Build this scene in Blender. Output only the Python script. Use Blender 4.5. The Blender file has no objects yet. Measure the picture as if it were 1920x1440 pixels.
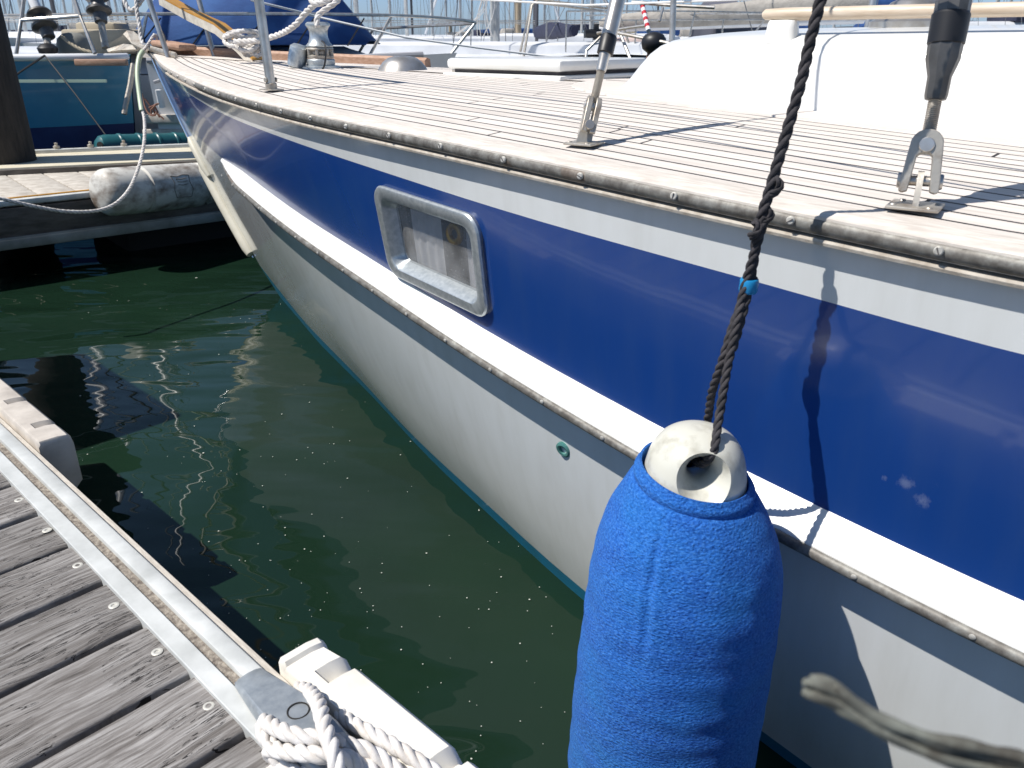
import bpy, bmesh, math, random
from mathutils import Vector, Matrix
R = math.radians
random.seed(7)
sc = bpy.context.scene
COL = sc.collection
# ---------------------------------------------------------------- camera, sky, sun
FPX = 1500.0; CAMH = 1.2
PITCH = math.atan((720 - 75) / FPX)
cam = bpy.data.objects.new('camera', bpy.data.cameras.new('camera')); COL.objects.link(cam)
cam.location = (0, 0, CAMH); cam.rotation_euler = (R(90) - PITCH, 0, 0)
cam.data.sensor_width = 36; cam.data.lens = FPX / 1920 * 36
cam.data.clip_start = 0.02; cam.data.clip_end = 6000
cam.data.dof.use_dof = True; cam.data.dof.focus_distance = 1.9; cam.data.dof.aperture_fstop = 13
sc.camera = cam
SUN_AZ, SUN_EL = 16, 55            # direction the light travels (from +X towards +Y), height of the sun
w = bpy.data.worlds.new('World'); sc.world = w; w.use_nodes = True
nt = w.node_tree; bg = nt.nodes['Background']
sky = nt.nodes.new('ShaderNodeTexSky'); sky.sky_type = 'NISHITA'; sky.sun_disc = False
sky.sun_elevation = R(SUN_EL); sky.sun_rotation = R(270 - SUN_AZ); sky.air_density = 1.0; sky.dust_density = 0.6; sky.ozone_density = 2.0
tint = nt.nodes.new('ShaderNodeMix'); tint.data_type = 'RGBA'; tint.blend_type = 'MULTIPLY'; tint.inputs[0].default_value = 1
nt.links.new(sky.outputs[0], tint.inputs[6]); tc = nt.nodes.new('ShaderNodeTexCoord'); sz = nt.nodes.new('ShaderNodeSeparateXYZ'); nt.links.new(tc.outputs['Generated'], sz.inputs[0])
hr = nt.nodes.new('ShaderNodeValToRGB'); hr.color_ramp.elements[0].position = .0; hr.color_ramp.elements[0].color = (.74, .98, 1.58, 1); hr.color_ramp.elements[1].position = .30; hr.color_ramp.elements[1].color = (.84, .94, 1.0, 1)
nt.links.new(sz.outputs['Z'], hr.inputs[0]); nt.links.new(hr.outputs[0], tint.inputs[7])      # clear maritime blue down to the horizon
nt.links.new(tint.outputs[2], bg.inputs[0]); bg.inputs[1].default_value = 0.078
sun = bpy.data.objects.new('sun', bpy.data.lights.new('sun', 'SUN')); COL.objects.link(sun)
sun.data.energy = 4.7; sun.data.angle = R(0.5); sun.data.color = (1, .955, .89)
sd = Vector((math.cos(R(SUN_EL)) * math.cos(R(SUN_AZ)), math.cos(R(SUN_EL)) * math.sin(R(SUN_AZ)), -math.sin(R(SUN_EL))))
sun.rotation_euler = sd.to_track_quat('-Z', 'Y').to_euler()
sc.view_settings.view_transform = 'Standard'; sc.view_settings.look = 'None'
sc.view_settings.exposure = 0.32; sc.view_settings.gamma = 1
sc.cycles.caustics_reflective = False; sc.cycles.caustics_refractive = False
sc.cycles.max_bounces = 8; sc.cycles.sample_clamp_indirect = 6

# ---------------------------------------------------------------- helpers
def ray(u, v):
    a = (u - 960) / FPX; b = (720 - v) / FPX
    return Vector((a, math.cos(PITCH) + b * math.sin(PITCH), -math.sin(PITCH) + b * math.cos(PITCH)))
CO = Vector((0, 0, CAMH))
def PT(u, v, t): return CO + ray(u, v) * t
def PY(u, v, y): d = ray(u, v); return CO + d * (y / d.y)
def PZ(u, v, z): d = ray(u, v); return CO + d * ((z - CAMH) / d.z)

def empty(name, label, cat, group=None, loc=(0, 0, 0), rz=0.0):
    o = bpy.data.objects.new(name, None); COL.objects.link(o)
    o.location = loc; o.rotation_euler = (0, 0, rz); o.empty_display_size = .1
    tag(o, label, cat, group); return o
def tag(o, label=None, cat=None, group=None, kind=None):
    if label: o['label'] = label
    if cat: o['category'] = cat
    if group: o['group'] = group
    if kind: o['kind'] = kind
    return o

class MB:
    def __init__(s): s.v = []; s.f = []; s.m = []; s.uv = {}
    def add(s, vs, fs, mi=0):
        n = len(s.v); s.v += [tuple(x) for x in vs]
        s.f += [tuple(i + n for i in f) for f in fs]; s.m += [mi] * len(fs); return n
    def box(s, c, size, rot=None, mi=0, bev=0.0):
        x, y, z = [q / 2 for q in size]; b = min(bev, x * .9, y * .9, z * .9)
        if b <= 0:
            P = [(i * x, j * y, k * z) for k in (-1, 1) for j in (-1, 1) for i in (-1, 1)]
            F = [(0, 2, 3, 1), (4, 5, 7, 6), (0, 1, 5, 4), (2, 6, 7, 3), (0, 4, 6, 2), (1, 3, 7, 5)]
        else:
            bm = bmesh.new(); bmesh.ops.create_cube(bm, size=1)
            for q in bm.verts: q.co = Vector((q.co.x * 2 * x, q.co.y * 2 * y, q.co.z * 2 * z))
            bmesh.ops.bevel(bm, geom=bm.edges[:], offset=b, segments=2, affect='EDGES', profile=.5)
            bm.verts.index_update(); P = [tuple(q.co) for q in bm.verts]; F = [tuple(q.index for q in f.verts) for f in bm.faces]; bm.free()
        M = rot if rot is not None else Matrix.Identity(3)
        s.add([Vector(c) + M @ Vector(p) for p in P], F, mi); return s
    def tube(s, pts, r, n=10, mi=0, caps=True, sx=1.0, up=None):
        pts = [Vector(p) for p in pts]; k = len(pts)
        rr = r if isinstance(r, (list, tuple)) else [r] * k
        T = []
        for i in range(k):
            a = pts[max(0, i - 1)]; b = pts[min(k - 1, i + 1)]; d = b - a
            T.append(d.normalized() if d.length > 1e-9 else Vector((0, 0, 1)))
        u = Vector(up) if up else (Vector((0, 0, 1)) if abs(T[0].z) < .9 else Vector((1, 0, 0)))
        u = (u - T[0] * u.dot(T[0])).normalized(); vs = []
        for i in range(k):
            u = u - T[i] * u.dot(T[i]); u.normalize(); q = T[i].cross(u)
            for j in range(n):
                t = 2 * math.pi * j / n; vs.append(pts[i] + (u * math.cos(t) + q * math.sin(t) * sx) * rr[i])
        F = [(i * n + j, i * n + (j + 1) % n, (i + 1) * n + (j + 1) % n, (i + 1) * n + j) for i in range(k - 1) for j in range(n)]
        if caps: F += [tuple(range(n))[::-1], tuple((k - 1) * n + j for j in range(n))]
        s.add(vs, F, mi); return s
    def rope(s, pts, r, pitch=None, n=7, mi=0, strands=3, step=None, ph=0):
        pts = [Vector(p) for p in pts]; pitch = pitch or r * 7.0; step = step or pitch / 10
        cr = resample(spline(pts, 10), step); k = len(cr)
        T = [(cr[min(k - 1, i + 1)] - cr[max(0, i - 1)]).normalized() for i in range(k)]
        u = Vector((0, 0, 1)) if abs(T[0].z) < .9 else Vector((1, 0, 0)); fr = []
        for i in range(k):
            u = u - T[i] * u.dot(T[i]); u.normalize(); fr.append((u.copy(), T[i].cross(u)))
        for q in range(strands):
            P = []
            for i in range(k):
                a = ph + 2 * math.pi * (q / strands + i * step / pitch)
                P.append(cr[i] + (fr[i][0] * math.cos(a) + fr[i][1] * math.sin(a)) * r * .5)
            s.tube(P, r * .54, n, mi)
        return s
    def lathe(s, prof, c=(0, 0, 0), axis=(0, 0, 1), n=32, mi=0):
        ax = Vector(axis).normalized(); u = Vector((1, 0, 0)) if abs(ax.x) < .9 else Vector((0, 1, 0))
        u = (u - ax * u.dot(ax)).normalized(); q = ax.cross(u); c = Vector(c); vs = []
        for (r, z) in prof:
            for j in range(n):
                t = 2 * math.pi * j / n; vs.append(c + ax * z + (u * math.cos(t) + q * math.sin(t)) * max(r, 1e-5))
        k = len(prof)
        F = [(i * n + j, i * n + (j + 1) % n, (i + 1) * n + (j + 1) % n, (i + 1) * n + j) for i in range(k - 1) for j in range(n)]
        F += [tuple(range(n))[::-1], tuple((k - 1) * n + j for j in range(n))]
        s.add(vs, F, mi); return s
    def grid(s, rows, mi=0, close=False):
        nr = len(rows); nc = len(rows[0]); vs = [p for r in rows for p in r]
        F = [(i * nc + j, i * nc + j + 1, (i + 1) * nc + j + 1, (i + 1) * nc + j) for i in range(nr - 1) for j in range(nc - 1)]
        if close: F += [(i * nc + nc - 1, i * nc, (i + 1) * nc, (i + 1) * nc + nc - 1) for i in range(nr - 1)]
        s.add(vs, F, mi); return s
    def prism(s, poly, ext, mi=0):
        poly = [Vector(p) for p in poly]; ext = Vector(ext); n = len(poly)
        F = [tuple(range(n))[::-1], tuple(range(n, 2 * n))] + [(i, (i + 1) % n, n + (i + 1) % n, n + i) for i in range(n)]
        s.add(poly + [p + ext for p in poly], F, mi); return s
    def build(s, name, mats, parent=None, smooth=40, recalc=True):
        me = bpy.data.meshes.new(name); me.from_pydata(s.v, [], s.f)
        for m in (mats if isinstance(mats, (list, tuple)) else [mats]): me.materials.append(m)
        me.polygons.foreach_set('material_index', s.m)
        if recalc:
            bm = bmesh.new(); bm.from_mesh(me); bmesh.ops.recalc_face_normals(bm, faces=bm.faces[:]); bm.to_mesh(me); bm.free()
        if smooth:
            me.polygons.foreach_set('use_smooth', [True] * len(me.polygons))
            try: me.set_sharp_from_angle(angle=R(smooth))
            except Exception: pass
        me.update(); o = bpy.data.objects.new(name, me); COL.objects.link(o)
        if parent: o.parent = parent
        return o

def spline(P, n=8):
    P = [Vector(p) for p in P]
    if len(P) < 3: return P
    out = []
    for i in range(len(P) - 1):
        a = P[max(0, i - 1)]; b = P[i]; c = P[i + 1]; d = P[min(len(P) - 1, i + 2)]
        for k in range(n):
            t = k / n
            out.append(.5 * ((2 * b) + (c - a) * t + (2 * a - 5 * b + 4 * c - d) * t * t + (3 * b - a - 3 * c + d) * t ** 3))
    out.append(P[-1]); return out
def resample(P, step):
    out = [P[0].copy()]; acc = 0
    for i in range(len(P) - 1):
        a, b = P[i], P[i + 1]; L = (b - a).length
        if L < 1e-9: continue
        while acc + L >= step:
            f = (step - acc) / L; a = a.lerp(b, f); out.append(a.copy()); L = (b - a).length; acc = 0
            if L < 1e-9: break
        acc += L
    out.append(P[-1].copy()); return out

# ---------------------------------------------------------------- materials
def newmat(name):
    m = bpy.data.materials.new(name); m.use_nodes = True
    return m, m.node_tree, m.node_tree.nodes['Principled BSDF']
def nd(t, typ, **k):
    n = t.nodes.new(typ)
    for a, b in k.items(): setattr(n, a, b)
    return n
def coords(t, kind='Object', scale=(1, 1, 1), rot=(0, 0, 0)):
    c = nd(t, 'ShaderNodeTexCoord'); mp = nd(t, 'ShaderNodeMapping')
    mp.inputs['Scale'].default_value = scale; mp.inputs['Rotation'].default_value = rot
    t.links.new(c.outputs[kind], mp.inputs[0]); return mp.outputs[0]
def noise(t, vec, scale, detail=4, rough=.55, dist=0):
    n = nd(t, 'ShaderNodeTexNoise'); n.inputs['Scale'].default_value = scale; n.inputs['Detail'].default_value = detail
    n.inputs['Roughness'].default_value = rough; n.inputs['Distortion'].default_value = dist
    t.links.new(vec, n.inputs['Vector']); return n.outputs['Fac']
def ramp(t, fac, stops):
    r = nd(t, 'ShaderNodeValToRGB'); e = r.color_ramp.elements
    while len(e) < len(stops): e.new(.5)
    for i, (p, c) in enumerate(stops):
        e[i].position = p; e[i].color = (*c, 1) if len(c) == 3 else c
    t.links.new(fac, r.inputs[0]); return r.outputs[0]
def mixc(t, fac, a, b, mode='MIX'):
    n = nd(t, 'ShaderNodeMix', data_type='RGBA', blend_type=mode)
    for s_, v in ((0, fac), (6, a), (7, b)):
        if hasattr(v, 'links'): t.links.new(v, n.inputs[s_])
        else: n.inputs[s_].default_value = v if s_ == 0 else (*v, 1)
    return n.outputs[2]
def mth(t, op, a, b=0.0, c=None):
    n = nd(t, 'ShaderNodeMath', operation=op)
    for i, v in enumerate((a, b) if c is None else (a, b, c)):
        if hasattr(v, 'links'): t.links.new(v, n.inputs[i])
        else: n.inputs[i].default_value = v
    return n.outputs[0]
def bump(t, bs, h, strength=.3, dist=.002):
    n = nd(t, 'ShaderNodeBump'); n.inputs['Strength'].default_value = strength; n.inputs['Distance'].default_value = dist
    t.links.new(h, n.inputs['Height']); t.links.new(n.outputs[0], bs.inputs['Normal']); return n
def M(name, c1, c2=None, scale=8, rough=.5, metal=0.0, bmp=0.0, bdist=.002, bscale=None, coat=0.0, stretch=(1, 1, 1), lo=.35, hi=.65, rvar=0.0, trans=0.0, ior=1.5):
    m, t, b = newmat(name)
    b.inputs['Roughness'].default_value = rough; b.inputs['Metallic'].default_value = metal; b.inputs['IOR'].default_value = ior
    b.inputs['Coat Weight'].default_value = coat; b.inputs['Transmission Weight'].default_value = trans
    v = coords(t, 'Object', stretch)
    if c2:
        f = noise(t, v, scale, 6, .6); t.links.new(ramp(t, f, [(lo, c1), (hi, c2)]), b.inputs['Base Color'])
        if rvar:
            t.links.new(mth(t, 'MULTIPLY_ADD', f, rvar, rough - rvar * .5), b.inputs['Roughness'])
    else: b.inputs['Base Color'].default_value = (*c1, 1)
    if bmp: bump(t, b, noise(t, v, bscale or scale * 4, 5, .6), bmp, bdist)
    return m

def m_hullpaint(name, col, rough=.12, dirt=(.5, .47, .4), amt=.12, coat=.6):
    m, t, b = newmat(name)
    v = coords(t, 'Object', (9, 9, 1.2)); f = noise(t, v, 2.2, 5, .6)
    f2 = noise(t, coords(t, 'Object'), 1.3, 3)
    k = mth(t, 'MULTIPLY', mth(t, 'GREATER_THAN', f, 0.0), mth(t, 'MULTIPLY', mth(t, 'POWER', f, 3.0), amt * 3))
    t.links.new(mixc(t, k, col, dirt), b.inputs['Base Color'])
    t.links.new(mth(t, 'MULTIPLY_ADD', f2, .14, rough - .05), b.inputs['Roughness'])
    b.inputs['Coat Weight'].default_value = coat; b.inputs['Coat Roughness'].default_value = .05
    nb = nd(t, 'ShaderNodeBump'); nb.inputs['Strength'].default_value = .12; nb.inputs['Distance'].default_value = .006
    t.links.new(noise(t, coords(t, 'Object', (1, 1, 1.6)), 3.2, 2), nb.inputs['Height'])
    t.links.new(nb.outputs[0], b.inputs['Normal']); t.links.new(nb.outputs[0], b.inputs['Coat Normal'])
    return m
WHITEHULL = m_hullpaint('white_gelcoat', (.63, .65, .65), .16, (.33, .32, .27), .20)
BLUEHULL = m_hullpaint('blue_gelcoat', (.006, .041, .195), .17, (.04, .08, .19), .22, .38)
def scuffs(m, spots):
    t = m.node_tree; b = t.nodes['Principled BSDF']; src = b.inputs['Base Color'].links[0].from_socket; o = coords(t, 'Object'); n = noise(t, coords(t, 'Object', (1, 1, .6)), 120, 6, .8); tot = None
    for c, rad in spots:
        d = nd(t, 'ShaderNodeVectorMath', operation='DISTANCE'); t.links.new(o, d.inputs[0]); d.inputs[1].default_value = c
        k = mth(t, 'MINIMUM', mth(t, 'MAXIMUM', mth(t, 'DIVIDE', mth(t, 'SUBTRACT', rad * 1.9, mth(t, 'ADD', d.outputs['Value'], mth(t, 'MULTIPLY', n, rad * 2.4))), rad * .7), 0.0), 1.0); tot = k if tot is None else mth(t, 'MAXIMUM', tot, k)
    t.links.new(mixc(t, mth(t, 'MULTIPLY', tot, mth(t, 'MULTIPLY', n, .55)), src, (.42, .46, .55)), b.inputs['Base Color'])
scuffs(BLUEHULL, [((3.262, -1.10, .672), .016), ((3.285, -1.102, .655), .014), ((3.30, -1.10, .685), .008), ((3.235, -1.098, .668), .007)])
BOOT = m_hullpaint('teal_boot_paint', (.01, .16, .30), .35, (.03, .09, .08), .4, .1)
ANTIF = M('antifouling', (.02, .05, .06), (.03, .09, .05), 12, .7, bmp=.4)
GEL = M('coachroof_gelcoat', (.80, .80, .78), (.72, .71, .67), 5, .28, bmp=.03, coat=.3)
RAILW = M('rubbing_strake_white', (.84, .84, .82), (.72, .70, .64), 9, .3, bmp=.05, coat=.3)

def m_teak(name='teak_deck', seams=True):
    m, t, b = newmat(name)
    uv = coords(t, 'UV'); sp = nd(t, 'ShaderNodeSeparateXYZ'); t.links.new(uv, sp.inputs[0]); a, q = sp.outputs[0], sp.outputs[1]
    mp = nd(t, 'ShaderNodeMapping'); mp.inputs['Scale'].default_value = (3, 70, 1); t.links.new(uv, mp.inputs[0])
    g = noise(t, mp.outputs[0], 1.6, 6, .65); blot = noise(t, uv, 5, 3)
    mp2 = nd(t, 'ShaderNodeMapping'); mp2.inputs['Scale'].default_value = (6, 260, 1); t.links.new(uv, mp2.inputs[0]); fine = noise(t, mp2.outputs[0], 2, 4, .6)
    c = ramp(t, g, [(.3, (.55, .50, .455)), (.55, (.67, .625, .58)), (.75, (.75, .705, .66))])
    c = mixc(t, mth(t, 'MULTIPLY', blot, .22), c, (.56, .45, .34))
    if seams:
        qs = mth(t, 'DIVIDE', mth(t, 'SUBTRACT', q, .066), .0403)
        fl = mth(t, 'FLOOR', qs); fr = mth(t, 'FRACT', qs)
        wn = nd(t, 'ShaderNodeTexWhiteNoise', noise_dimensions='1D'); t.links.new(fl, wn.inputs['W'])
        tone = mth(t, 'MULTIPLY_ADD', wn.outputs[0], .14, -.07)
        hs = nd(t, 'ShaderNodeHueSaturation'); t.links.new(c, hs.inputs['Color']); t.links.new(mth(t, 'ADD', tone, 1.0), hs.inputs['Value']); c = hs.outputs[0]
        ins = mth(t, 'MULTIPLY', mth(t, 'LESS_THAN', fr, .135), mth(t, 'GREATER_THAN', qs, -.2))
        # butt joints: one every 1.3 m on each plank, staggered
        bj = mth(t, 'FRACT', mth(t, 'ADD', mth(t, 'DIVIDE', a, 1.3), mth(t, 'MULTIPLY', wn.outputs[0], 3.7)))
        bj = mth(t, 'MULTIPLY', mth(t, 'LESS_THAN', bj, .004), mth(t, 'GREATER_THAN', qs, 0.0))
        dark = mth(t, 'MAXIMUM', ins, bj)
        c = mixc(t, dark, c, (.015, .013, .016))
        h = mth(t, 'SUBTRACT', mth(t, 'MULTIPLY', fine, .3), dark)
    else: h = mth(t, 'MULTIPLY', fine, .5)
    t.links.new(c, b.inputs['Base Color']); b.inputs['Roughness'].default_value = .75
    bump(t, b, h, .5, .0012); return m
TEAK = m_teak(); TEAKP = m_teak('teak_margin', False)
def m_capmetal():
    m, t, b = newmat('weathered_bronze_strip')
    v = coords(t, 'Object', (3, 3, 3)); f = noise(t, v, 14, 6, .7); g = noise(t, coords(t, 'Object'), 4, 4)
    c = ramp(t, f, [(.32, (.075, .068, .058)), (.48, (.15, .14, .125)), (.62, (.23, .225, .205)), (.78, (.36, .37, .34))])
    c = mixc(t, mth(t, 'MULTIPLY', mth(t, 'GREATER_THAN', g, .64), .25), c, (.17, .085, .04))
    t.links.new(c, b.inputs['Base Color']); b.inputs['Metallic'].default_value = .25; b.inputs['Roughness'].default_value = .55
    bump(t, b, f, .3, .001); return m
CAPM = m_capmetal()
STEEL = M('stainless_steel', (.62, .60, .57), (.42, .38, .33), 18, .34, .8, bmp=.06, rvar=.15)
SCRW = M('dull_screw', (.60, .58, .53), (.42, .40, .36), 90, .5, .3)
STEELD = M('weathered_steel', (.46, .43, .38), (.22, .15, .10), 34, .5, .65, bmp=.25, lo=.48, hi=.78)
CHROME = M('polished_steel', (.75, .76, .78), None, rough=.08, metal=1)
ALU = M('aluminium_frame', (.56, .59, .60), (.40, .44, .46), 90, .36, .7, bmp=.35, bdist=.0006, bscale=300)
def m_glass():
    m, t, b = newmat('portlight_glass'); out = t.nodes['Material Output']
    tr = nd(t, 'ShaderNodeBsdfTransparent'); tr.inputs[0].default_value = (.85, .86, .86, 1); gl = nd(t, 'ShaderNodeBsdfGlossy'); gl.inputs['Roughness'].default_value = .05
    df = nd(t, 'ShaderNodeBsdfDiffuse'); df.inputs[0].default_value = (.7, .7, .7, 1)
    lw = nd(t, 'ShaderNodeLayerWeight'); lw.inputs[0].default_value = .5; ff = mth(t, 'MULTIPLY_ADD', mth(t, 'POWER', lw.outputs['Facing'], 4.0), .6, .03); mx = nd(t, 'ShaderNodeMixShader'); t.links.new(ff, mx.inputs[0]); t.links.new(tr.outputs[0], mx.inputs[1]); t.links.new(gl.outputs[0], mx.inputs[2])
    sp = noise(t, coords(t, 'Object'), 260, 2, .6); blot = noise(t, coords(t, 'Object'), 14, 3)      # dried salt spray
    f = mth(t, 'ADD', mth(t, 'MULTIPLY', mth(t, 'GREATER_THAN', sp, .70), .35), mth(t, 'MULTIPLY', blot, .34)); m2 = nd(t, 'ShaderNodeMixShader'); t.links.new(f, m2.inputs[0]); t.links.new(mx.outputs[0], m2.inputs[1]); t.links.new(df.outputs[0], m2.inputs[2])
    t.links.new(m2.outputs[0], out.inputs[0]); return m
GLASS = m_glass()
CURT = M('curtain_cloth', (.86, .84, .86), (.74, .71, .75), 8, .9, bmp=.2)
DARK = M('dark_interior', (.05, .045, .05), (.10, .09, .09), 12, .9)
BRASS = M('brass', (.75, .42, .07), (.5, .27, .05), 20, .4, .5)
WOODR = M('varnished_handrail', (.50, .39, .28), (.64, .55, .44), 6, .5, stretch=(2, 20, 20), bmp=.1)
CAPWOOD = M('weathered_caprail', (.50, .45, .40), (.68, .63, .57), 14, .7, bmp=.5, bdist=.001, stretch=(1.5, 8, 8))
BROWNW = M('brown_teak', (.34, .19, .12), (.48, .31, .22), 10, .6, stretch=(2, 12, 12), bmp=.15)
SEAL = M('teak_bead', (.36, .31, .25), (.54, .49, .42), 60, .8, bmp=.5, bdist=.001)
FENW = M('white_vinyl', (.58, .57, .50), (.30, .28, .22), 30, .34, bmp=.06, lo=.50, hi=.80, coat=.2)
BUMPB = M('cream_guard', (.56, .53, .44), (.40, .36, .26), 16, .5, bmp=.1, lo=.5, hi=.9)
BLKROPE = M('black_rope', (.018, .017, .02), (.05, .045, .05), 90, .85, bmp=.8, bdist=.0012, bscale=500)
TAPE = M('blue_tape', (.01, .22, .48), None, rough=.4)
WHTROPE = M('white_rope', (.72, .70, .68), (.55, .51, .47), 40, .7, bmp=.5, bdist=.0008, bscale=420)
GREYROPE = M('grey_rope', (.20, .21, .18), (.06, .055, .045), 60, .9, bmp=.3, bdist=.001, bscale=200)
BRONZE = M('green_bronze', (.06, .22, .20), (.16, .36, .32), 60, .5, .5, bmp=.3)

def m_fleece():
    m, t, b = newmat('blue_fleece')
    uv = coords(t, 'UV', (1, 1, 1))
    d = nd(t, 'ShaderNodeTexNoise'); d.inputs['Scale'].default_value = 14; d.inputs['Detail'].default_value = 3; t.links.new(uv, d.inputs[0])
    va = nd(t, 'ShaderNodeVectorMath', operation='MULTIPLY_ADD'); t.links.new(d.outputs['Color'], va.inputs[0]); va.inputs[1].default_value = (.010, .006, 0); t.links.new(uv, va.inputs[2])
    sp = nd(t, 'ShaderNodeSeparateXYZ'); t.links.new(va.outputs[0], sp.inputs[0])
    sx = mth(t, 'SINE', mth(t, 'MULTIPLY', sp.outputs[0], 2 * math.pi / .0034)); sy = mth(t, 'SINE', mth(t, 'MULTIPLY', sp.outputs[1], 2 * math.pi / .0026))
    o = coords(t, 'Object', (1, 1, 1.5)); fz = noise(t, o, 260, 4, .7); vo = nd(t, 'ShaderNodeTexVoronoi'); vo.inputs['Scale'].default_value = 190; t.links.new(o, vo.inputs[0])
    n3 = noise(t, coords(t, 'UV', (150, 330, 1)), 1.0, 3, .6, .4)
    h = mth(t, 'ADD', mth(t, 'ADD', mth(t, 'MULTIPLY', mth(t, 'MULTIPLY', sx, sy), .06), mth(t, 'MULTIPLY', n3, 1.1)), mth(t, 'ADD', mth(t, 'MULTIPLY', fz, 1.0), mth(t, 'MULTIPLY', vo.outputs['Distance'], -.7)))
    big = noise(t, o, 7, 4, .6)
    c = ramp(t, fz, [(.3, (.004, .03, .20)), (.5, (.022, .12, .47)), (.75, (.08, .25, .64))])
    c = mixc(t, mth(t, 'MULTIPLY', mth(t, 'SUBTRACT', big, .42), 1.1), c, (.02, .20, .50))
    t.links.new(c, b.inputs['Base Color']); b.inputs['Roughness'].default_value = .95
    b.inputs['Sheen Weight'].default_value = .12; b.inputs['Sheen Tint'].default_value = (.3, .55, 1, 1); b.inputs['Sheen Roughness'].default_value = .4
    b.inputs['Specular IOR Level'].default_value = .15
    bump(t, b, h, .85, .0024); return m
FLEECE = m_fleece()

def m_planks():
    m, t, b = newmat('weathered_boards')
    g = nd(t, 'ShaderNodeNewGeometry'); rnd = g.outputs['Random Per Island']
    c0 = nd(t, 'ShaderNodeTexCoord'); off = nd(t, 'ShaderNodeCombineXYZ')
    t.links.new(mth(t, 'MULTIPLY', rnd, 17.0), off.inputs[0]); t.links.new(mth(t, 'MULTIPLY', rnd, 31.0), off.inputs[1])
    ad = nd(t, 'ShaderNodeVectorMath', operation='ADD'); t.links.new(c0.outputs['Object'], ad.inputs[0]); t.links.new(off.outputs[0], ad.inputs[1])
    wv = nd(t, 'ShaderNodeTexNoise'); wv.inputs['Scale'].default_value = 7; wv.inputs['Detail'].default_value = 2; t.links.new(ad.outputs[0], wv.inputs[0])
    wa = nd(t, 'ShaderNodeVectorMath', operation='MULTIPLY_ADD'); t.links.new(wv.outputs['Color'], wa.inputs[0]); wa.inputs[1].default_value = (.022, .0, 0); t.links.new(ad.outputs[0], wa.inputs[2])
    def st(sx, sy):
        mp = nd(t, 'ShaderNodeMapping'); mp.inputs['Scale'].default_value = (sx, sy, 1); t.links.new(wa.outputs[0], mp.inputs[0]); return mp.outputs[0]
    g1 = noise(t, st(64, 3.6), 2.2, 8, .70, .5); g2 = noise(t, st(120, 5), 2.6, 4, .6); cr = noise(t, st(34, 2.4), 3.4, 3, .5, 1.2)
    crack = mth(t, 'LESS_THAN', mth(t, 'ABSOLUTE', mth(t, 'SUBTRACT', cr, .5)), .011)
    gate = mth(t, 'GREATER_THAN', noise(t, ad.outputs[0], 6, 2), .47); crack = mth(t, 'MULTIPLY', crack, gate)
    c = ramp(t, g1, [(.32, (.045, .042, .040)), (.44, (.14, .132, .126)), (.56, (.27, .262, .255)), (.72, (.44, .43, .42))])
    c = mixc(t, mth(t, 'MULTIPLY', g2, .35), c, (.12, .105, .10)); c = mixc(t, mth(t, 'MULTIPLY', noise(t, ad.outputs[0], 3, 3), .25), c, (.20, .165, .135))
    hs = nd(t, 'ShaderNodeHueSaturation'); t.links.new(c, hs.inputs['Color']); t.links.new(mth(t, 'MULTIPLY_ADD', rnd, .50, .85), hs.inputs['Value'])
    c = mixc(t, crack, hs.outputs[0], (.02, .017, .016))
    t.links.new(c, b.inputs['Base Color']); b.inputs['Roughness'].default_value = .85
    h = mth(t, 'SUBTRACT', mth(t, 'ADD', mth(t, 'MULTIPLY', g1, 1.0), mth(t, 'MULTIPLY', g2, .6)), mth(t, 'MULTIPLY', crack, 1.0))
    bump(t, b, h, .9, .0035); return m
PLANK = m_planks()
GALV = M('galvanised_aluminium', (.46, .47, .45), (.68, .69, .67), 11, .42, .12, bmp=.08, lo=.3, hi=.7, rvar=.2)
CASTALU = M('cast_aluminium', (.40, .43, .45), (.27, .30, .33), 45, .45, .5, bmp=.3, bdist=.001, bscale=140)
SAND = M('grit', (.11, .09, .075), (.36, .32, .27), 120, .95, bmp=1, bdist=.003, bscale=260)
DOCKW = M('white_dock_plastic', (.76, .73, .66), (.58, .53, .45), 11, .5, bmp=.1, lo=.5, hi=.85)
DOCKO = M('stained_dock_plastic', (.58, .53, .47), (.27, .24, .21), 10, .6, bmp=.3, lo=.4, hi=.8)
CYLW = M('grubby_white_plastic', (.60, .58, .53), (.16, .12, .09), 8, .5, bmp=.3, lo=.44, hi=.68, coat=.1, stretch=(1, 1, 1.6))
TEALF = M('teal_rubber', (.015, .085, .10), (.02, .12, .13), 8, .35)
PILE = M('tarred_pile', (.018, .016, .014), (.045, .038, .032), 9, .85, bmp=.7, bdist=.01, stretch=(4, 4, .6))
FASCIA = M('wet_timber', (.07, .06, .05), (.15, .13, .11), 8, .8, bmp=.4, stretch=(1, 1, 4))
PONT = M('old_pontoon_boards', (.38, .34, .29), (.56, .52, .46), 8, .8, bmp=.4, stretch=(2, 2, 1))
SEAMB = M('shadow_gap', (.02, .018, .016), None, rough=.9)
TEALB = M('teal_hull_paint', (.040, .22, .36), (.055, .26, .40), 3, .3, coat=.3)
NAVYB = M('navy_antifouling', (.008, .018, .09), (.012, .03, .12), 6, .5)
STRIPE = M('pale_stripe', (.42, .55, .44), None, rough=.5)
CANV = M('blue_canvas', (.015, .055, .19), (.03, .10, .28), 2.5, .85, bmp=.5, bdist=.02, bscale=5)
GREYC = M('grey_canvas', (.30, .28, .25), (.42, .39, .35), 6, .85, bmp=.5, bdist=.02)
DKCANV = M('navy_canvas', (.015, .018, .045), (.03, .035, .07), 5, .85)
BKW = M('boat_white', (.74, .75, .76), (.62, .63, .65), 2, .3)
MASTM = M('mast_aluminium', (.55, .55, .53), (.40, .40, .39), 6, .4, .3)
MASTD = M('dark_mast', (.07, .07, .08), None, rough=.5)
WIREM = M('rigging_wire', (.22, .22, .22), None, rough=.4, metal=.5)
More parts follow.
